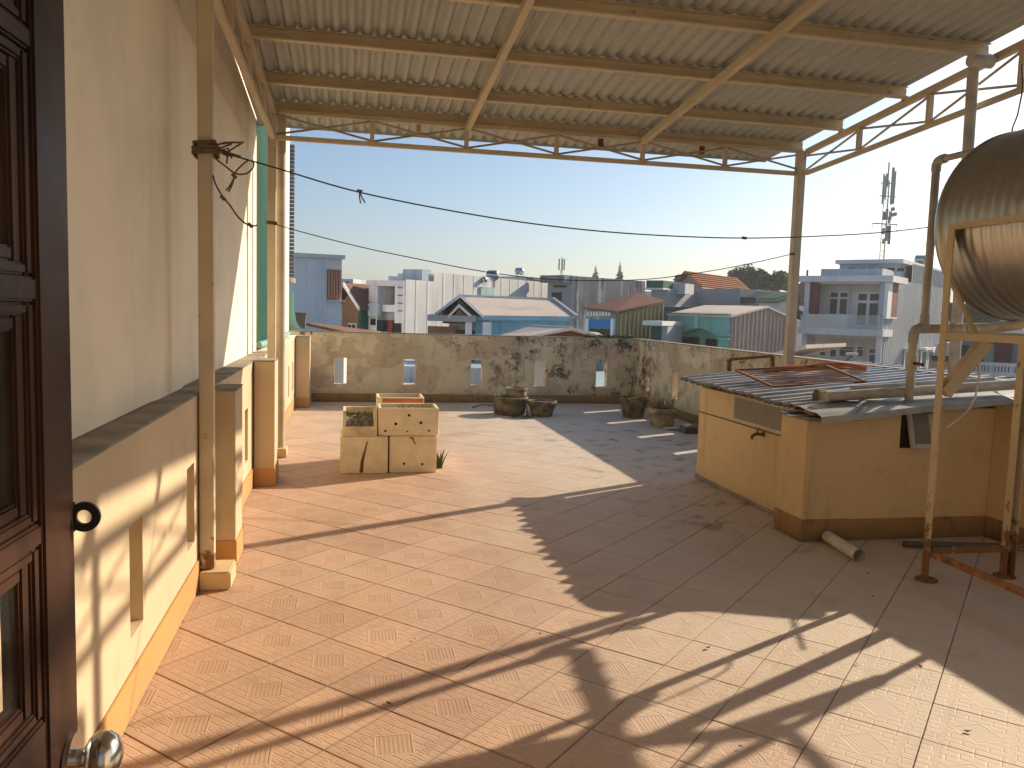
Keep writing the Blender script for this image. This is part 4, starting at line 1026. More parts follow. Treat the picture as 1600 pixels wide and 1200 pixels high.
# --- beige roofed house with blue wall
F = Fr(884, 25, 8); B = bld(F, 'blue_walled_house', 'house with long beige gable roof and pale blue clad wall')
aB, zE = F.hit(743, 497, 'f'); zR = F.hit(722, 465, 'f')[1]; zE0 = F.hit(884, 498, 'f')[1]
aR, _ = F.hit(862, 470, 'f', 3.2); aRl = F.hit(722, 465, 'f', 3.2)[0]; zR = F.hit(722, 465, 'f', 3.2)[1]; zR2 = F.hit(850, 470, 'f', 3.2)[1]
F.ribs('blue_cladding', 'blue', B, 'f', 0, aB, ZG, zE0, .42, .03, zE)
F.box('wall', 'blue', B, .02, aB, .02, 6.2, ZG, zE0-.05)
MB().add([F.p(-.25, -.3, zE0+.02), F.p(aB+1.1, -.3, zE+.02), F.p(aRl, 3.2, zR), F.p(aR, 3.2, zR2)], [(0,1,2,3)]).build('roof_slope', BGM['beigeroof'], B).modifiers.new('thick', 'SOLIDIFY').thickness = .06
MB().add([F.p(-.25, 6.7, zE0+.02), F.p(aB+1.1, 6.7, zE+.02), F.p(aRl, 3.2, zR), F.p(aR, 3.2, zR2)], [(3,2,1,0)]).build('roof_slope', BGM['beigeroof'], B).modifiers.new('thick', 'SOLIDIFY').thickness = .06
MB().bar(F.p(aR, 3.2, zR2+.06), F.p(aRl, 3.2, zR+.06), .25, .1).build('ridge_cap', BGM['pale'], B)
MB().bar(F.p(-.3, -.35, zE0+.06), F.p(aR-.05, 3.2, zR2+.06), .12, .14).build('verge', BGM['grey'], B)
MB().bar(F.p(-.1, -.36, zE0), F.p(aB, -.36, zE), .14, .12).build('gutter', BGM['blue'], B)
# gabled porch at its left end
gx0, gx1, gm = F.hit(692, 490, 'f', -.8)[0], F.hit(742, 490, 'f', -.8)[0], F.hit(719, 465, 'f', -.8)[0]
ze = F.hit(692, 490, 'f', -.8)[1]; zm = F.hit(719, 465, 'f', -.8)[1]
F.prism('gable', 'brown', B, [(gx1, ze-.3), (gx0, ze-.3), (gx0, ze), (gm, zm-.05), (gx1, ze)], 's', -.7, 3)
for s_, e in ((gx0, .25), (gx1, -.25)): F.prism('gable_roof', 'pale', B, [(gm, zm), (s_+e, ze-.1), (s_+e, ze+.0), (gm, zm+.12)], 's', -1.0, 3.1)
g0, g1, gq = F.hit(708, 498, 'f', -1.6)[0], F.hit(731, 498, 'f', -1.6)[0], F.hit(717, 480, 'f', -1.6)[0]; zq = F.hit(717, 480, 'f', -1.6)[1]; zq0 = F.hit(708, 496, 'f', -1.6)[1]
F.prism('small_gable', 'peach', B, [(g1, zq0), (g0, zq0), (gq, zq-.05)], 's', -1.5, -.7)
for s_, e in ((g0, .15), (g1, -.15)): F.prism('small_gable_roof', 'pale', B, [(gq, zq), (s_+e, zq0-.05), (s_+e, zq0+.05), (gq, zq+.1)], 's', -1.75, -.7)
a0_, a1_ = F.hit(743, 500, 'f', -1.6)[0], F.hit(668, 500, 'f', -1.6)[0]; zs = F.hit(700, 502, 'f', -1.6)[1]
F.box('porch_roof', 'grey', B, a0_, a1_, -1.75, 1.2, zs, zs+.18); F.box('porch_wall', 'lightgrey', B, a0_, a1_-.6, .6, .8, ZG, zs-.01)
F.box('porch_column', 'white', B, a1_-1.9, a1_-1.65, -1.5, -1.25, ZG, zs-.01); F.box('porch_column', 'white', B, a0_+.1, a0_+.3, -1.5, -1.25, ZG, zs-.01)
F.box('door', 'brown', B, a1_-1.6, a1_-.8, .5, .59, ZG, zs-.3); F.box('garage_door', 'slatorange', B, a0_+.5, a0_+1.5, .5, .59, ZG, zs-.2)
# --- near pale tent roof right behind the parapet
F = Fr(945, 16.2, -6); B = bld(F, 'near_roof', 'low pale gable roof just above the middle of the parapet', 'roof')
aA = F.hit(782, 526, 'f', 2.6)[0]; zr0 = F.hit(945, 528, 'f')[1]; am = F.hit(893, 514, 'f')[0]; zm = F.hit(893, 514, 'f')[1]; az = F.hit(828, 527, 'f')[0]
bk = 2.6
MB().add([F.p(0, 0, zr0), F.p(am, 0, zm), F.p(F.hit(832, 511, 'f', bk)[0], bk, F.hit(832, 511, 'f', bk)[1]), F.p(-1.0, bk, zr0)], [(0,1,2,3)]).build('roof_slope', BGM['beigeroof'], B).modifiers.new('thick', 'SOLIDIFY').thickness = .04
MB().add([F.p(am, 0, zm), F.p(az, 0, zr0-.02), F.p(aA, bk, F.hit(780, 526, 'f', bk)[1]), F.p(F.hit(832, 511, 'f', bk)[0], bk, F.hit(832, 511, 'f', bk)[1])], [(0,1,2,3)]).build('roof_slope', BGM['beigeroof'], B).modifiers.new('thick', 'SOLIDIFY').thickness = .04
for p_, q_ in ((F.p(0, -.02, zr0), F.p(am, -.02, zm)), (F.p(am, -.02, zm), F.p(az, -.02, zr0)), (F.p(am, 0, zm+.03), F.p(F.hit(832, 511, 'f', bk)[0], bk, F.hit(832, 511, 'f', bk)[1]+.03)), (F.p(aA, bk, F.hit(780, 526, 'f', bk)[1]), F.p(F.hit(832, 511, 'f', bk)[0], bk, F.hit(832, 511, 'f', bk)[1]))): MB().bar(p_, q_, .05, .05).build('roof_edge', BGM['white'], B)
F.prism('gable', 'brown', B, [(.1, zr0-.4), (az-.1, zr0-.4), (az-.1, zr0), (am, zm-.04), (.1, zr0)], 's', .15, .25)
F.box('wall', 'lightgrey', B, .1, az, .3, 2.5, ZG, zr0-.35)
# --- old grey concrete building
F = Fr(893, 42, 58); B = bld(F, 'concrete_building', 'old grey concrete building streaked with white and black weathering')
aW = F.hit(856, 440, 'f')[0]; zt = F.hit(893, 431, 'f')[1]; L = F.hit(1008, 440, 's')[0]
F.box('front_wall', 'grey', B, 0, aW, 0, .3, ZG, zt); MB().box(-.02, .3, .31, L, ZG, zt, F.p).build('side_wall', BGM['oldcon'], B); F.box('core', 'grey', B, .31, aW, .31, L, ZG, zt-.3)
F.fbox('eave', 'oldcon', B, (854, 431, 893, 442), -.5, -.01); F.fbox('vent', 'dark', B, (866, 446, 885, 449), -.03, .05); F.fbox('window', 'glass', B, (862, 457, 877, 480), -.03, .05); F.fbox('window_frame', 'grey', B, (861, 456, 862.4, 481), -.08, .0)
# --- olive shed with blue shutter
F = Fr(962, 31, 55); B = bld(F, 'olive_shed', 'olive sheet clad shed with rust red roof and blue shutter')
aW = F.hit(919, 500, 'f')[0]; L = F.hit(1037, 470, 's')[0]; zt = F.hit(962, 486, 'f')[1]; zt2 = F.hit(1037, 470, 's')[1]
F.box('front_wall', 'oldcon', B, 0, aW, 0, .2, ZG, zt); F.ribs('cladding', 'olive', B, 's', 0, L, ZG, zt-.1, .3, .04, zt2-.1)
F.prism('core', 'olive', B, [(.25, ZG), (L, ZG), (L, zt2-.15), (.25, zt-.15)], 'f', .05, aW)
MB().add([F.p(-.15, -.2, zt), F.p(-.15, L, zt2), F.p(aW*.95, L, zt2+.35), F.p(aW+.1, -.2, zt+.12)], [(0,1,2,3)]).build('roof', BGM['rustroof'], B).modifiers.new('thick', 'SOLIDIFY').thickness = .07
F.fbox('shutter', 'blueshut', B, (922, 499, 956, 513), -.08, .0); F.fbox('doorway', 'dark', B, (922, 513.2, 956, 530), -.03, .0); F.fbox('door_post', 'white', B, (918, 498, 921, 530), -.12, 0); F.fbox('door_post', 'white', B, (957, 498, 960, 530), -.12, 0)
for k in range(8): F.fbox('balustrade_post', 'white', B, (921+k*4.7, 487, 923+k*4.7, 494), -.15, -.02)
# grey little house between
F = Fr(1042, 30, 40); B = bld(F, 'grey_lean_to', 'small grey roofed lean-to left of the mint house', 'shed')
F.fbox('wall', 'grey', B, (1015, 509, 1041, 560), 0, 2); F.fbox('opening', 'dark', B, (1018, 510, 1032, 556), -.05, -.005); F.fbox('roof', 'lightgrey', B, (1012, 501, 1042, 509), -.6, 2.2)
# --- mint house
F = Fr(1141, 30, 56); B = bld(F, 'mint_house', 'mint green fronted house with arch and pinkish clad side')
aW = F.hit(1043, 500, 'f')[0]; zt = F.hit(1141, 491, 'f')[1]; L = F.hit(1246, 500, 's')[0]
hz0 = F.hit(1090, 513, 'f')[1]; w0, w1 = F.hit(1121, 540, 'f')[0], F.hit(1060, 540, 'f')[0]; zs = F.hit(1090, 524, 'f')[1]; wm = (w0+w1)/2
N = 12; arch = [(w1+(w0-w1)*k/N, zs+(hz0-zs)*math.sin(math.pi*k/N)) for k in range(N+1)]
mb = MB(); mb.add([F.p(a, 0, z) for a, z in arch]+[F.p(a, 0, zt) for a, z in arch], [(k, k+1, N+2+k, N+1+k) for k in range(N)])
mb.box(0, w0, 0, .01, ZG, zt, F.p); mb.box(w1, aW, 0, .01, ZG, zt, F.p); mb.add([F.p(a, q, z) for q in (0, .8) for a, z in arch], [(k, k+1, N+2+k, N+1+k) for k in range(N)])
mb.build('front_wall', BGM['mint'], B)
F.box('porch_back', 'mint', B, .1, aW-.1, .8, 1.0, ZG, zt-.1); F.box('core', 'pinkwall', B, .08, aW, 1.0, L, ZG, zt-.1)
for (x0, y0, x1, y1) in ((1065, 526, 1078, 548), (1079, 526, 1091, 548), (1103, 529, 1120, 551)):
    qa, qz = F.hit(x0, y0, 'f', .75); qb, qw = F.hit(x1, y1, 'f', .75); F.box('window', 'glass', B, qb, qa, .72, .79, qw, qz)
F.fbox('pilaster', 'mint_l', B, (1088, 491, 1092, 513), -.12, -.005); F.fbox('cornice', 'mint_l', B, (1043, 487, 1141, 490), -.2, .3)
for (x0, x1) in ((1041, 1060), (1121, 1141)):
    F.fbox('band', 'mint_l', B, (x0, 522, x1, 524.5), -.15, -.005); F.fbox('band', 'mint_l', B, (x0, 528, x1, 531), -.15, -.005)
tm = F.hit(1197, 480, 's')[0]; zm = F.hit(1197, 480, 's')[1]; zl = F.hit(1235, 491, 's')[1]; ze = F.hit(1146, 495, 's')[1]
F.prism('side_wall', 'pinkwall', B, [(0.02, ZG), (L, ZG), (L, zl-.3), (tm, zm), (0.02, ze)], 'f', .02, .07)
F.ribs('cladding', 'pinkwall', B, 's', 0, tm, ZG, ze-.02, .35, .04, zm-.02); F.ribs('cladding', 'pinkwall', B, 's', tm, L, ZG, zm-.02, .35, .04, zl-.3)
MB().add([F.p(-.1, -.1, ze+.05), F.p(-.1, tm, zm+.05), F.p(aW, tm, zm+.05), F.p(aW, -.1, ze+.05)], [(0,1,2,3)]).build('roof', BGM['beigeroof'], B).modifiers.new('thick', 'SOLIDIFY').thickness = .08
MB().add([F.p(-.1, tm, zm+.05), F.p(-.1, L, zl-.25), F.p(aW, L, zl-.25), F.p(aW, tm, zm+.05)], [(0,1,2,3)]).build('roof', BGM['beigeroof'], B).modifiers.new('thick', 'SOLIDIFY').thickness = .08
# small beige roof in front of its side, behind the canopy post
F = Fr(1262, 22, 50); B = bld(F, 'beige_lean_to', 'low beige roof behind the foot of the canopy post', 'roof')
z1, z0 = F.hit(1250, 538, 'f')[1], F.hit(1190, 552, 'f')[1]; a1 = F.hit(1185, 552, 'f')[0]
F.prism('roof', 'beigeroof', B, [(0, z1), (a1, z0-.1), (a1, z0-.22), (0, z1-.12)], 's', 0, 4); F.box('wall', 'pinkwall', B, .2, a1-.2, .3, 3.8, ZG, z0-.3)
# --- orange tiled house
F = Fr(1090, 56, 48); B = bld(F, 'orange_tiled_house', 'grey clad house with bright orange tiled gable roof')
aL, zE = F.hit(1058, 448, 'f'); am, zR = F.hit(1074, 428, 'f'); L = F.hit(1166, 450, 's')[0]; zE1 = F.hit(1090, 446, 'f')[1]
F.prism('wall', 'grey', B, [(0, ZG), (aL, ZG), (aL, zE1), (am, zR-.2), (0, zE1)], 's', 0, L); F.ribs('cladding', 'grey', B, 's', 0, L, ZG, zE1-.1, .5, .05)
ridge = lambda t: zR+.15
rf = F.prism('roof', 'orangeroof', B, [(am, zR), (-.5, zE1-.35), (-.5, zE1-.2), (am, zR+.16)], 's', -.6, L+.2); F.prism('roof', 'orangeroof', B, [(am, zR), (aL+.5, zE1-.35), (aL+.5, zE1-.2), (am, zR+.16)], 's', -.6, L+.2)
for k in range(7):
    t0, t1 = k/7, (k+1)/7-.02; A_ = lambda t: (am+(-.5-am)*t, zR+.17+(zE1-.19-zR-.17)*t)
    (aa, za), (ab, zb2) = A_(t0), A_(t1); F.prism('tile_course', 'orangeroof', B, [(aa, za), (ab, zb2+.1), (ab, zb2+.16), (aa, za+.04)], 's', -.6, L+.2)
F.fbox('lintel', 'cream', B, (1062, 452, 1088, 455), -.1, 0); F.fbox('window', 'glass', B, (1064, 464, 1080, 478), -.08, 0); F.fbox('balcony', 'lightgrey', B, (1056, 462, 1088, 470), -1.2, -.1)
F.fbox('balcony_shade', 'dark', B, (1056, 458, 1078, 462), -1.3, -.1)
# --- dark green rooftop room and flat grey house
F = Fr(1036, 48, 45); B = bld(F, 'green_roof_room', 'dark green rooftop room on a grey house left of the orange roof')
F.fbox('room', 'darkgreen', B, (1010, 438, 1036, 451), 0, 3); F.fbox('wall', 'grey', B, (1016, 452, 1036, 600), .2, 8); F.fbox('side_room', 'lightgrey', B, (1037, 441, 1056, 458), 1.5, 3)
F.fbox('roof_slab', 'pale', B, (1008, 450, 1040, 453), -.4, 3); F.fbox('parapet', 'white', B, (1000, 455, 1016, 470), .1, 2); F.box('block', 'dark', B, -5, 2, -3.0, -1, ZG, F.hit(1040, 480, 'f')[1])
# --- green roofed low house
F = Fr(1212, 46, 62); B = bld(F, 'green_roofed_house', 'low white house with light green ribbed roof behind mint house')
aW = F.hit(1186, 473, 'f')[0]; L = F.hit(1236, 470, 's')[0]; zt = F.hit(1212, 472, 'f')[1]; zt2 = F.hit(1232, 463, 's')[1]
F.prism('wall', 'white', B, [(0, ZG), (L, ZG), (L, zt2), (0, zt)], 'f', 0, aW)
MB().add([F.p(-.2, -.3, zt+.05), F.p(-.2, L, zt2+.05), F.p(aW, L, zt2+.05), F.p(aW, -.3, zt+.05)], [(0,1,2,3)]).build('roof', BGM['greenroof'], B).modifiers.new('thick', 'SOLIDIFY').thickness = .1
for k in range(6): MB().bar(F.p(aW*k/5, -.3, zt+.18), F.p(aW*k/5, L, zt2+.18), .12, .08).build('roof_rib', BGM['greenroof'], B)
F = Fr(1188, 50, 60); B = bld(F, 'long_grey_house', 'long low grey flat roofed house below the green trees')
F.sbox('wall', 'grey', B, (1156, 451, 1240, 480), -.05, 4); F.sbox('parapet', 'greenroof', B, (1180, 456, 1240, 461), -.3, -.06); F.sbox('window', 'glass', B, (1156, 464, 1172, 474), -.4, -.06); F.sbox('ac_unit', 'white', B, (1182, 467, 1190, 474), -.5, -.06)
# --- maroon steep roof
F = Fr(1262, 75, 50); B = bld(F, 'maroon_roofed_house', 'house with steep maroon pointed roof beside the canopy post')
a0_, zb = F.hit(1226, 458, 'f'); am, zp_ = F.hit(1248, 432, 'f'); 
F.prism('wall', 'white', B, [(0, ZG), (a0_, ZG), (a0_, zb-.6), (0, zb-.6)], 's', 0, 5)
v_ = [F.p(-.4, -.4, zb-.6), F.p(a0_+.4, -.4, zb-.6), F.p(a0_+.4, 5.4, zb-.6), F.p(-.4, 5.4, zb-.6), F.p(am, 2.5, zp_)]
MB().add(v_, [(0,1,4), (1,2,4), (2,3,4), (3,0,4)]).build('roof', BGM['maroon'], B); MB().bar(F.p(am, 2.5, zp_), F.p(am, 2.5, zp_+.8), .15, .15).build('finial', BGM['maroon'], B)
F.fbox('window', 'glass', B, (1232, 468, 1240, 478)); F.fbox('window', 'glass', B, (1248, 468, 1256, 478))

# --- balcony house on the right
F = Fr(1380, 42, 50); B = bld(F, 'balcony_house', 'modern grey house with balcony, maroon panels and clad side wall')
aW = F.hit(1256, 480, 'f')[0]; L = F.hit(1474, 480, 's')[0]
zroof = F.hit(1380, 431, 'f')[1]; zc = F.hit(1380, 441, 'f')[1]; zsl = F.hit(1380, 515, 'f')[1]; zsb = F.hit(1380, 526, 'f')[1]
F.box('roof_slab', 'pale', B, -.5, aW+.35, -.5, 3, zc, zroof); F.box('parapet', 'bluegrey', B, .3, aW-.8, .3, 3, zroof+.005, zroof+.45)
F.box('upper_back_wall', 'lightgrey', B, 0, aW, 1.6, 1.8, zsl, zc-.005)
F.box('side_wall', 'bluegrey', B, 0, .3, 0, L, ZG, zc-.005); F.ribs('cladding', 'cladgrey', B, 's', .35, L, ZG, zroof-.1, .42, .02)
F.box('core', 'bluegrey', B, .31, aW, 1.81, L, zsb, zc-.1); F.box('lower_core_back', 'bluegrey', B, .31, aW, 2.41, L, ZG, zsb-.001); F.box('left_wall', 'pale', B, aW-.3, aW, 0, 1.59, ZG, zc-.005)
F.box('ceiling', 'white', B, .31, aW-.31, 0, 1.59, zc-.1, zc-.01)
F.fbox('maroon_panel', 'maroon', B, (1267, 441, 1277, 491), -.06, .3); F.sbox('maroon_panel', 'maroon', B, (1385, 441, 1394, 495), -.22, -.1); F.sbox('panel_frame', 'white', B, (1382, 441, 1384.6, 498), -.24, -.05); F.sbox('panel_frame', 'white', B, (1382, 495.4, 1395, 498), -.24, -.05)
F.box('balcony_slab', 'pale', B, -.2, aW+.15, -.7, 1.6, zsb, zsl)
o = F.box('balcony_glass', 'bluegrey', B, 0, aW, -.62, -.58, zsl+.01, zsl+.8); o.data.materials[0] = m_glass('balcony_pane', (.5, .6, .6), .05, .35)
def fwin(r, n, off, door=False):
    x0, y0, x1, y1 = r
    a1, zt_ = F.hit(x0, y0, 'f', off); a0, zb_ = F.hit(x1, y1, 'f', off); w = F.box('window' if not door else 'door', 'white', B, a0, a1, off-.08, off, zb_, zt_)
    for k in range(n):
        for (f0, f1) in ((.06, .68), (.76, .94)):
            u0 = a0+(a1-a0)*((k+.14)/n); u1 = a0+(a1-a0)*((k+.86)/n); g_ = F.box('pane', 'glass', w, u0, u1, off-.1, off-.081, zb_+(zt_-zb_)*f0, zb_+(zt_-zb_)*f1)
fwin((1297, 455, 1325, 493), 2, 1.6); fwin((1340, 456, 1373, 512), 2, 1.6, True)
zg = F.hit(1300, 527, 'f')[1]
F.box('lower_back_wall', 'lightgrey', B, .31, aW-.31, 2.2, 2.4, ZG, zsb-.01)
F.box('lower_core', 'lightgrey', B, .31, aW-.3, .2, 2.19, zsb-.2, zsb-.012)
fwin((1297, 541, 1308, 558), 1, 2.2); fwin((1309, 541, 1338, 558), 1, 2.2); fwin((1339, 541, 1350, 558), 1, 2.2); fwin((1358, 543, 1368, 578), 1, 2.2, True)
F.box('corner_quoin', 'white', B, -.03, .3, -.05, -.005, ZG, zsb-.012)
F.fbox('wall_sign', 'maroon', B, (1264, 548, 1271, 556), 2.1, 2.19)
for x0 in (1409, 1435, 1446):
    F.sbox('window_hood', 'white', B, (x0, 543, x0+9, 546), -.5, -.1); wn_ = F.sbox('window', 'white', B, (x0+1, 548, x0+8, 580), -.16, -.1); F.sbox('pane', 'glass', wn_, (x0+2.5, 550, x0+6.5, 578), -.18, -.165)
# upper set-back storey
zt2 = F.hit(1380, 408, 'f', 4)[1]; a0_ = F.hit(1426, 415, 'f', 4)[0]; a1_ = F.hit(1312, 415, 'f', 4)[0]
F.box('upper_storey', 'bluegrey', B, .4, a1_, 4, L, zroof-.5, zt2-.15); F.box('upper_roof', 'pale', B, .0, a1_+.2, 3.7, L+.2, zt2-.15, zt2+.1)
F.ribs('upper_cladding', 'cladgrey', B, 's', F.hit(1424, 430, 's')[0], L, zroof-.1, zt2-.05, .42, .035)
for k in range(6):
    x = 1325+k*15.5; a1q, ztq = F.hit(x, 419, 'f', 4); a0q, zbq = F.hit(x+11, 424, 'f', 4); F.box('clerestory', 'glass', B, a0q, a1q, 3.93, 3.99, zbq, ztq)
# street lamp in front of it
lp = thing('street_lamp', 'street lamp with flat white head in front of the balcony house', 'street lamp', (ony(1315, 575, 36).x, 36, ZG))
p0 = ony(1318, 566, 36); p1 = ony(1332, 556, 36); p2 = ony(1330, 553, 36)
MB().tube([(p0.x-.6, 36, ZG), (p0.x-.6, 36, p0.z-.6), p0, p1], .05, 8).build('pole', BGM['galv'], lp); MB().bar(p2-Vector((.25, 0, 0)), p2+Vector((.35, 0, 0)), .25, .14).build('lamp_head', BGM['white'], lp, .03)
# telecom mast behind
def mast(px, pytop, pybot, Y, label, w=.42, big=True):
    top = ony(px, pytop, Y); x, yy = top.x, Y
    t = thing('telecom_mast', label, 'mast', (x, yy, ZG)); zb = ZG; ztop = top.z
    mb = MB(); rr_ = .05
    cs = [(w*math.cos(a), w*math.sin(a)) for a in (0.3, 2.4, 4.5)]
    for dx, dy in cs: mb.bar((x+dx, yy+dy, zb), (x+dx, yy+dy, ztop-2.2), .07, .07)
    z = zb; k = 0
    while z < ztop-3.0:
        for i in range(3):
            a_, b_ = cs[i], cs[(i+1) % 3]
            mb.bar((x+a_[0], yy+a_[1], z), (x+b_[0], yy+b_[1], z+.9 if k % 2 else z), .035, .035); mb.bar((x+a_[0], yy+a_[1], z), (x+b_[0], yy+b_[1], z), .03, .03)
        z += .9; k += 1
    mb.build('lattice', BGM['galv'], t)
    if big:
        rr2 = random.Random(2)
        MB().bar((x, yy, ztop-3), (x, yy, ztop+.4), .14, .14).build('pole_top', BGM['galv'], t)
        for k, (dx, dz, h) in enumerate(((-1.1, .2, 4.2), (-.75, .0, 3.2), (-.25, .4, 3.6), (.35, 1.2, 5.2), (.55, 1.1, 5.0), (1.15, .8, 4.6))):
            MB().bar((x+dx, yy-.6+.3*(k % 3), ztop-h-.4+dz-1.2), (x+dx, yy-.6+.3*(k % 3), ztop-.4+dz-1.2), .16 if k not in (3, 4) else .34, .16).build('panel_antenna', BGM['galv'], t)
        MB().bar((x-2.0, yy, ztop-8.3), (x+2.0, yy, ztop-8.3), .12, .16).build('cross_arm', BGM['galv'], t)
        MB().bar((x-1.3, yy-.2, ztop-2.6), (x+1.3, yy-.2, ztop-2.6), .1, .12).build('antenna_arm', BGM['galv'], t); MB().bar((x-1.3, yy-.2, ztop-4.4), (x+1.3, yy-.2, ztop-4.4), .1, .12).build('antenna_arm', BGM['galv'], t)
        for dx, dz in ((.8, -6.2), (.9, -7.0), (1.2, -6.9)): MB().tube([(x+dx, yy-.3, ztop+dz), (x+dx, yy-.6, ztop+dz)], .28, 12).build('dish', BGM['galv'], t)
        mb = MB(); rr3 = random.Random(4)
        for k in range(16): dx = rr3.uniform(-.7, .7); z_ = ztop-rr3.uniform(7.3, 12); mb.bar((x+dx, yy-.35, z_), (x+dx, yy-.35, z_+rr3.uniform(.6, 1.6)), .3, .25)
        mb.build('equipment_box', BGM['galv'], t)
        for k, (dx, ez) in enumerate(((-9, 0), (-6, 2), (-4, 0), (4.5, 0), (6.5, 2), (8, 0))):
            MB().bar((x+(1.9 if dx > 0 else -1.9), yy, ztop-8.3), (x+dx, yy+(-4 if k % 2 else 4), ZG), .022, .022).build('guy_wire', BGM['galv'], t)
    else:
        MB().bar((x, yy, ztop-3), (x, yy, ztop), .12, .12).build('pole_top', BGM['galv'], t)
        for dx in (-.5, .1, .5): MB().bar((x+dx, yy, ztop-2.4), (x+dx, yy, ztop-.3), .22, .2).build('panel_antenna', BGM['galv'], t)
mast(1389, 258, 405, 105, 'tall guyed lattice telecom mast above the balcony house', .38)
mast(878, 402, 430, 150, 'thin distant antenna pole above the concrete building', .25, False)
# --- right edge: house with railing seen under the tank
F = Fr(1476, 34, 41); B = bld(F, 'veranda_house', 'grey veranda house with white railing seen under the tank')
F.box('wall', 'grey', B, -9, 0, 1.5, 6, ZG, F.hit(1500, 520, 'f')[1]); F.fbox('roof', 'lightgrey', B, (1472, 510, 1680, 517), -1.6, 6); F.fbox('fascia', 'dark', B, (1476, 517.5, 1670, 524), -1.0, 1.4)
F.box('slab', 'lightgrey', B, -9, 0, -1.2, 1.5, ZG, F.hit(1500, 588, 'f')[1])
F.fbox('door', 'mint', B, (1540, 538, 1554, 575), 1.3, 1.49); F.fbox('door', 'maroon', B, (1555, 536, 1582, 575), 1.3, 1.49); F.fbox('window', 'glass', B, (1500, 540, 1536, 570), 1.3, 1.49)
for y_ in (568, 583): F.fbox('railing_rail', 'white', B, (1512, y_, 1660, y_+2), -1.2, -1.12)
for k in range(22): x = 1514+k*5.2; F.fbox('baluster', 'white', B, (x, 570.2, x+1.3 if k % 6 else x+3, 582.8), -1.19, -1.13)
F = Fr(1495, 30, 41); B = bld(F, 'peach_house', 'small peach walled house with pale roof beside stand post')
F.fbox('wall', 'peach', B, (1455, 563, 1495, 700), 0, 4); F.fbox('eave', 'dark', B, (1455, 557, 1495, 563), -.3, 4); F.prism('roof', 'beigeroof', B, [(F.hit(1458, 557, 'f')[0], F.hit(1458, 556, 'f')[1]), (-.2, F.hit(1495, 556, 'f')[1]), (-.2, F.hit(1495, 535, 'f')[1]), (F.hit(1465, 536, 'f')[0], F.hit(1465, 536, 'f')[1])], 's', 0, 4)
F = Fr(1476, 60, 41); B = bld(F, 'far_grey_house', 'distant grey house with flat roof seen behind the tank pipes')
F.fbox('wall', 'lightgrey', B, (1476, 480, 1680, 600), -.0, 8); F.fbox('roof', 'grey', B, (1470, 474, 1690, 480), -.6, 8); F.fbox('wall', 'bluegrey', B, (1440, 424, 1472, 600), 2, 12); F.fbox('window', 'glass', B, (1480, 488, 1486, 500), -.06, -.005)
# roofs seen through the parapet slots
F = Fr(560, 19, 12); B = bld(F, 'low_white_roof', 'low white roof seen through the leftmost parapet slot', 'roof')
F.box('roof', 'white', B, -2.2, 2.2, 0, 8, -.55, -.4); F.box('wall', 'bluegrey', B, -2.1, 2.1, .1, 7.9, ZG, -.56)
F = Fr(1000, 19.5, 12); B = bld(F, 'low_mint_roof', 'low mint roof seen through the rightmost parapet slot', 'roof')
F.prism('roof', 'mint_l', B, [(-1, -.2), (3, -.5), (3, -.62), (-1, -.32)], 's', 0, 5); F.box('wall', 'mint', B, -1, 2.8, .1, 4.9, ZG, -.65)
F = Fr(760, 21, 5); B = bld(F, 'low_blue_wall', 'blue grey clad wall seen through the second parapet slot', 'building')
F.ribs('cladding', 'bluegrey', B, 'f', -.5, 3.4, ZG, .0, .25, .03); F.box('core', 'bluegrey', B, -.5, 3.4, .02, 3, ZG, -.05)

# --- trees
def tree(px, pybot, pytop, Y, wpx, label, n, mat='leaf', seed=0, base=None, group='trees among the far houses'):
    rr = random.Random(seed); c = ony(px, (pybot+pytop)/2, Y); top = ony(px, pytop, Y).z; bot = ony(px, pybot, Y).z; R = wpx/FPX*Y/2
    t = thing('leafy_tree', label, 'tree', (c.x, c.y, ZG), group)
    mb = MB(); mb.tube([(c.x, c.y, ZG), (c.x+.2, c.y, (ZG+bot)/2), (c.x, c.y, bot+(top-bot)*.5)], .3, 8, True, [.45, .35, .15])
    for k in range(6):
        a = k*1.05+rr.random(); mb.tube([(c.x, c.y, bot-.5), (c.x+R*.35*math.cos(a), c.y+R*.35*math.sin(a), bot+(top-bot)*.35), (c.x+R*.7*math.cos(a), c.y+R*.6*math.sin(a), bot+(top-bot)*.6)], .1, 6, True, [.2, .12, .04])
    mb.build('trunk', BGM['bark'], t)
    clumps = []
    for k in range(26):
        a = rr.uniform(0, 6.28); q = rr.random()**.5; h = rr.uniform(.1, 1)
        clumps.append((c.x+R*q*math.cos(a)*(1.05-.45*h*h), c.y+R*q*math.sin(a)*.8, bot+(top-bot)*h*.92, R*rr.uniform(.16, .34)))
    mb = MB(); s = max(.16, R*.055)
    for k in range(n):
        x, y, z, r = clumps[k % len(clumps)]
        d = Vector((rr.gauss(0, 1), rr.gauss(0, 1), rr.gauss(0, .8))); d = d.normalized()*r*rr.uniform(.55, 1.1)
        p = Vector((x, y, z))+d; u = Vector((rr.uniform(-1, 1), rr.uniform(-1, 1), rr.uniform(-.6, .6))).normalized(); w = u.cross(Vector((rr.uniform(-1, 1), rr.uniform(-1, 1), rr.uniform(-1, 1)))).normalized()
        q = s*rr.uniform(.6, 1.4); mb.add([p-u*q, p+w*q*.5, p+u*q, p-w*q*.5], [(0,1,2,3)])
    mb.build('crown', BGM[mat], t)
tree(1168, 452, 421, 78, 70, 'broad dark tree crown right of the orange roof', 5200, 'leaf2', 1)
tree(1212, 452, 428, 72, 60, 'lighter green tree touching the canopy post', 4200, 'leaf', 2)
tree(1062, 440, 431, 80, 16, 'small tree tip peeking left of the orange roof', 700, 'leaf2', 3)
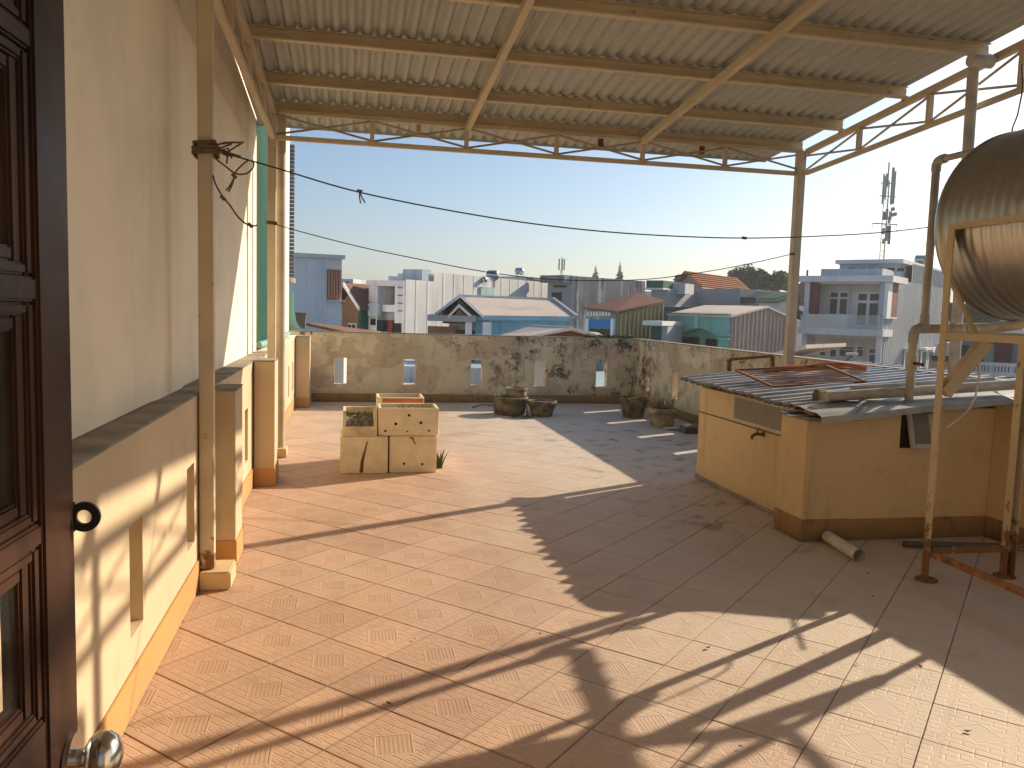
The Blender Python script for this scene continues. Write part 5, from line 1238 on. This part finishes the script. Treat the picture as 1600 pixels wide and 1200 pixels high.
tree(568, 462, 446, 85, 34, 'green tree above the brown gabled house', 1500, 'leaf', 4)
tree(548, 452, 440, 120, 30, 'faint tree clump far behind the gabled house', 1200, 'leaf', 10)
tree(1240, 505, 462, 55, 26, 'dark tree between the canopy post and balcony house', 1500, 'leaf2', 5)
tree(1518, 502, 478, 45, 90, 'green hedge-like tree seen under the water tank', 3200, 'leaf', 6)
def conifer(px, pytop, pybot, Y, wpx, label, seed):
    rr = random.Random(seed); top = ony(px, pytop, Y); R = wpx/FPX*Y/2; zb = ony(px, pybot, Y).z-6
    t = thing('conifer', label, 'tree', (top.x, Y, ZG), 'slim conifers on the skyline')
    MB().tube([(top.x, Y, ZG), (top.x, Y, top.z)], .2, 8, True, [.4, .05]).build('trunk', BGM['bark'], t)
    mb = MB(); H = top.z-zb; lv_ = 44
    for i in range(lv_):
        f = (i+1)/lv_; z = top.z-H*f*.98; r = R*1.5*(.08+.92*min(1.2, (f*H/(top.z-zb-6))**.95))
        for k in range(10):
            a = rr.uniform(0, 6.28); l = r*rr.uniform(.6, 1.1); e = Vector((math.cos(a), math.sin(a), .25)); p = Vector((top.x, Y, z)); sd_ = Vector((-math.sin(a), math.cos(a), 0))*l*.3
            mb.add([p, p+e*l*.6+sd_, p+e*l, p+e*l*.6-sd_], [(0,1,2,3)]); mb.add([p, p+e*l*.6+Vector((0, 0, l*.22)), p+e*l, p+e*l*.6-Vector((0, 0, l*.22))], [(0,1,2,3)])
    mb.build('crown', BGM['leaf2'], t)
conifer(969, 409, 433, 110, 9, 'taller slim conifer spire above the concrete building', 1)
conifer(931, 415, 433, 125, 8, 'shorter slim conifer spire left of the taller one', 2)
# weeds growing on the parapet top by the corner
mb_ = blades('parapet_weed', 'weed', (4.35, YF+.1, HP+.012), 260, .09, .0, .8, .008, 44)
me_ = mb_.data
for i in range(len(me_.vertices)//5):
    dx = random.Random(i).uniform(-.45, .45)
    for k in range(5): me_.vertices[i*5+k].co.x += dx
tag(mb_, 'strip of green weeds growing on top of the parapet near the corner', 'weed')
# air between here and the town
hb = MB().box(-460, 460, -60, 460, ZG-1, 24).build('haze', None)
hm = bpy.data.materials.new('haze_air'); hm.use_nodes = True; hm.node_tree.nodes.clear()
vo = hm.node_tree.nodes.new('ShaderNodeVolumePrincipled'); oo = hm.node_tree.nodes.new('ShaderNodeOutputMaterial')
vo.inputs['Color'].default_value = (.86, .9, .95, 1); vo.inputs['Density'].default_value = .0009; vo.inputs['Anisotropy'].default_value = .3
hm.node_tree.links.new(vo.outputs[0], oo.inputs['Volume']); hb.data.materials.append(hm); tag(hb, kind='stuff')
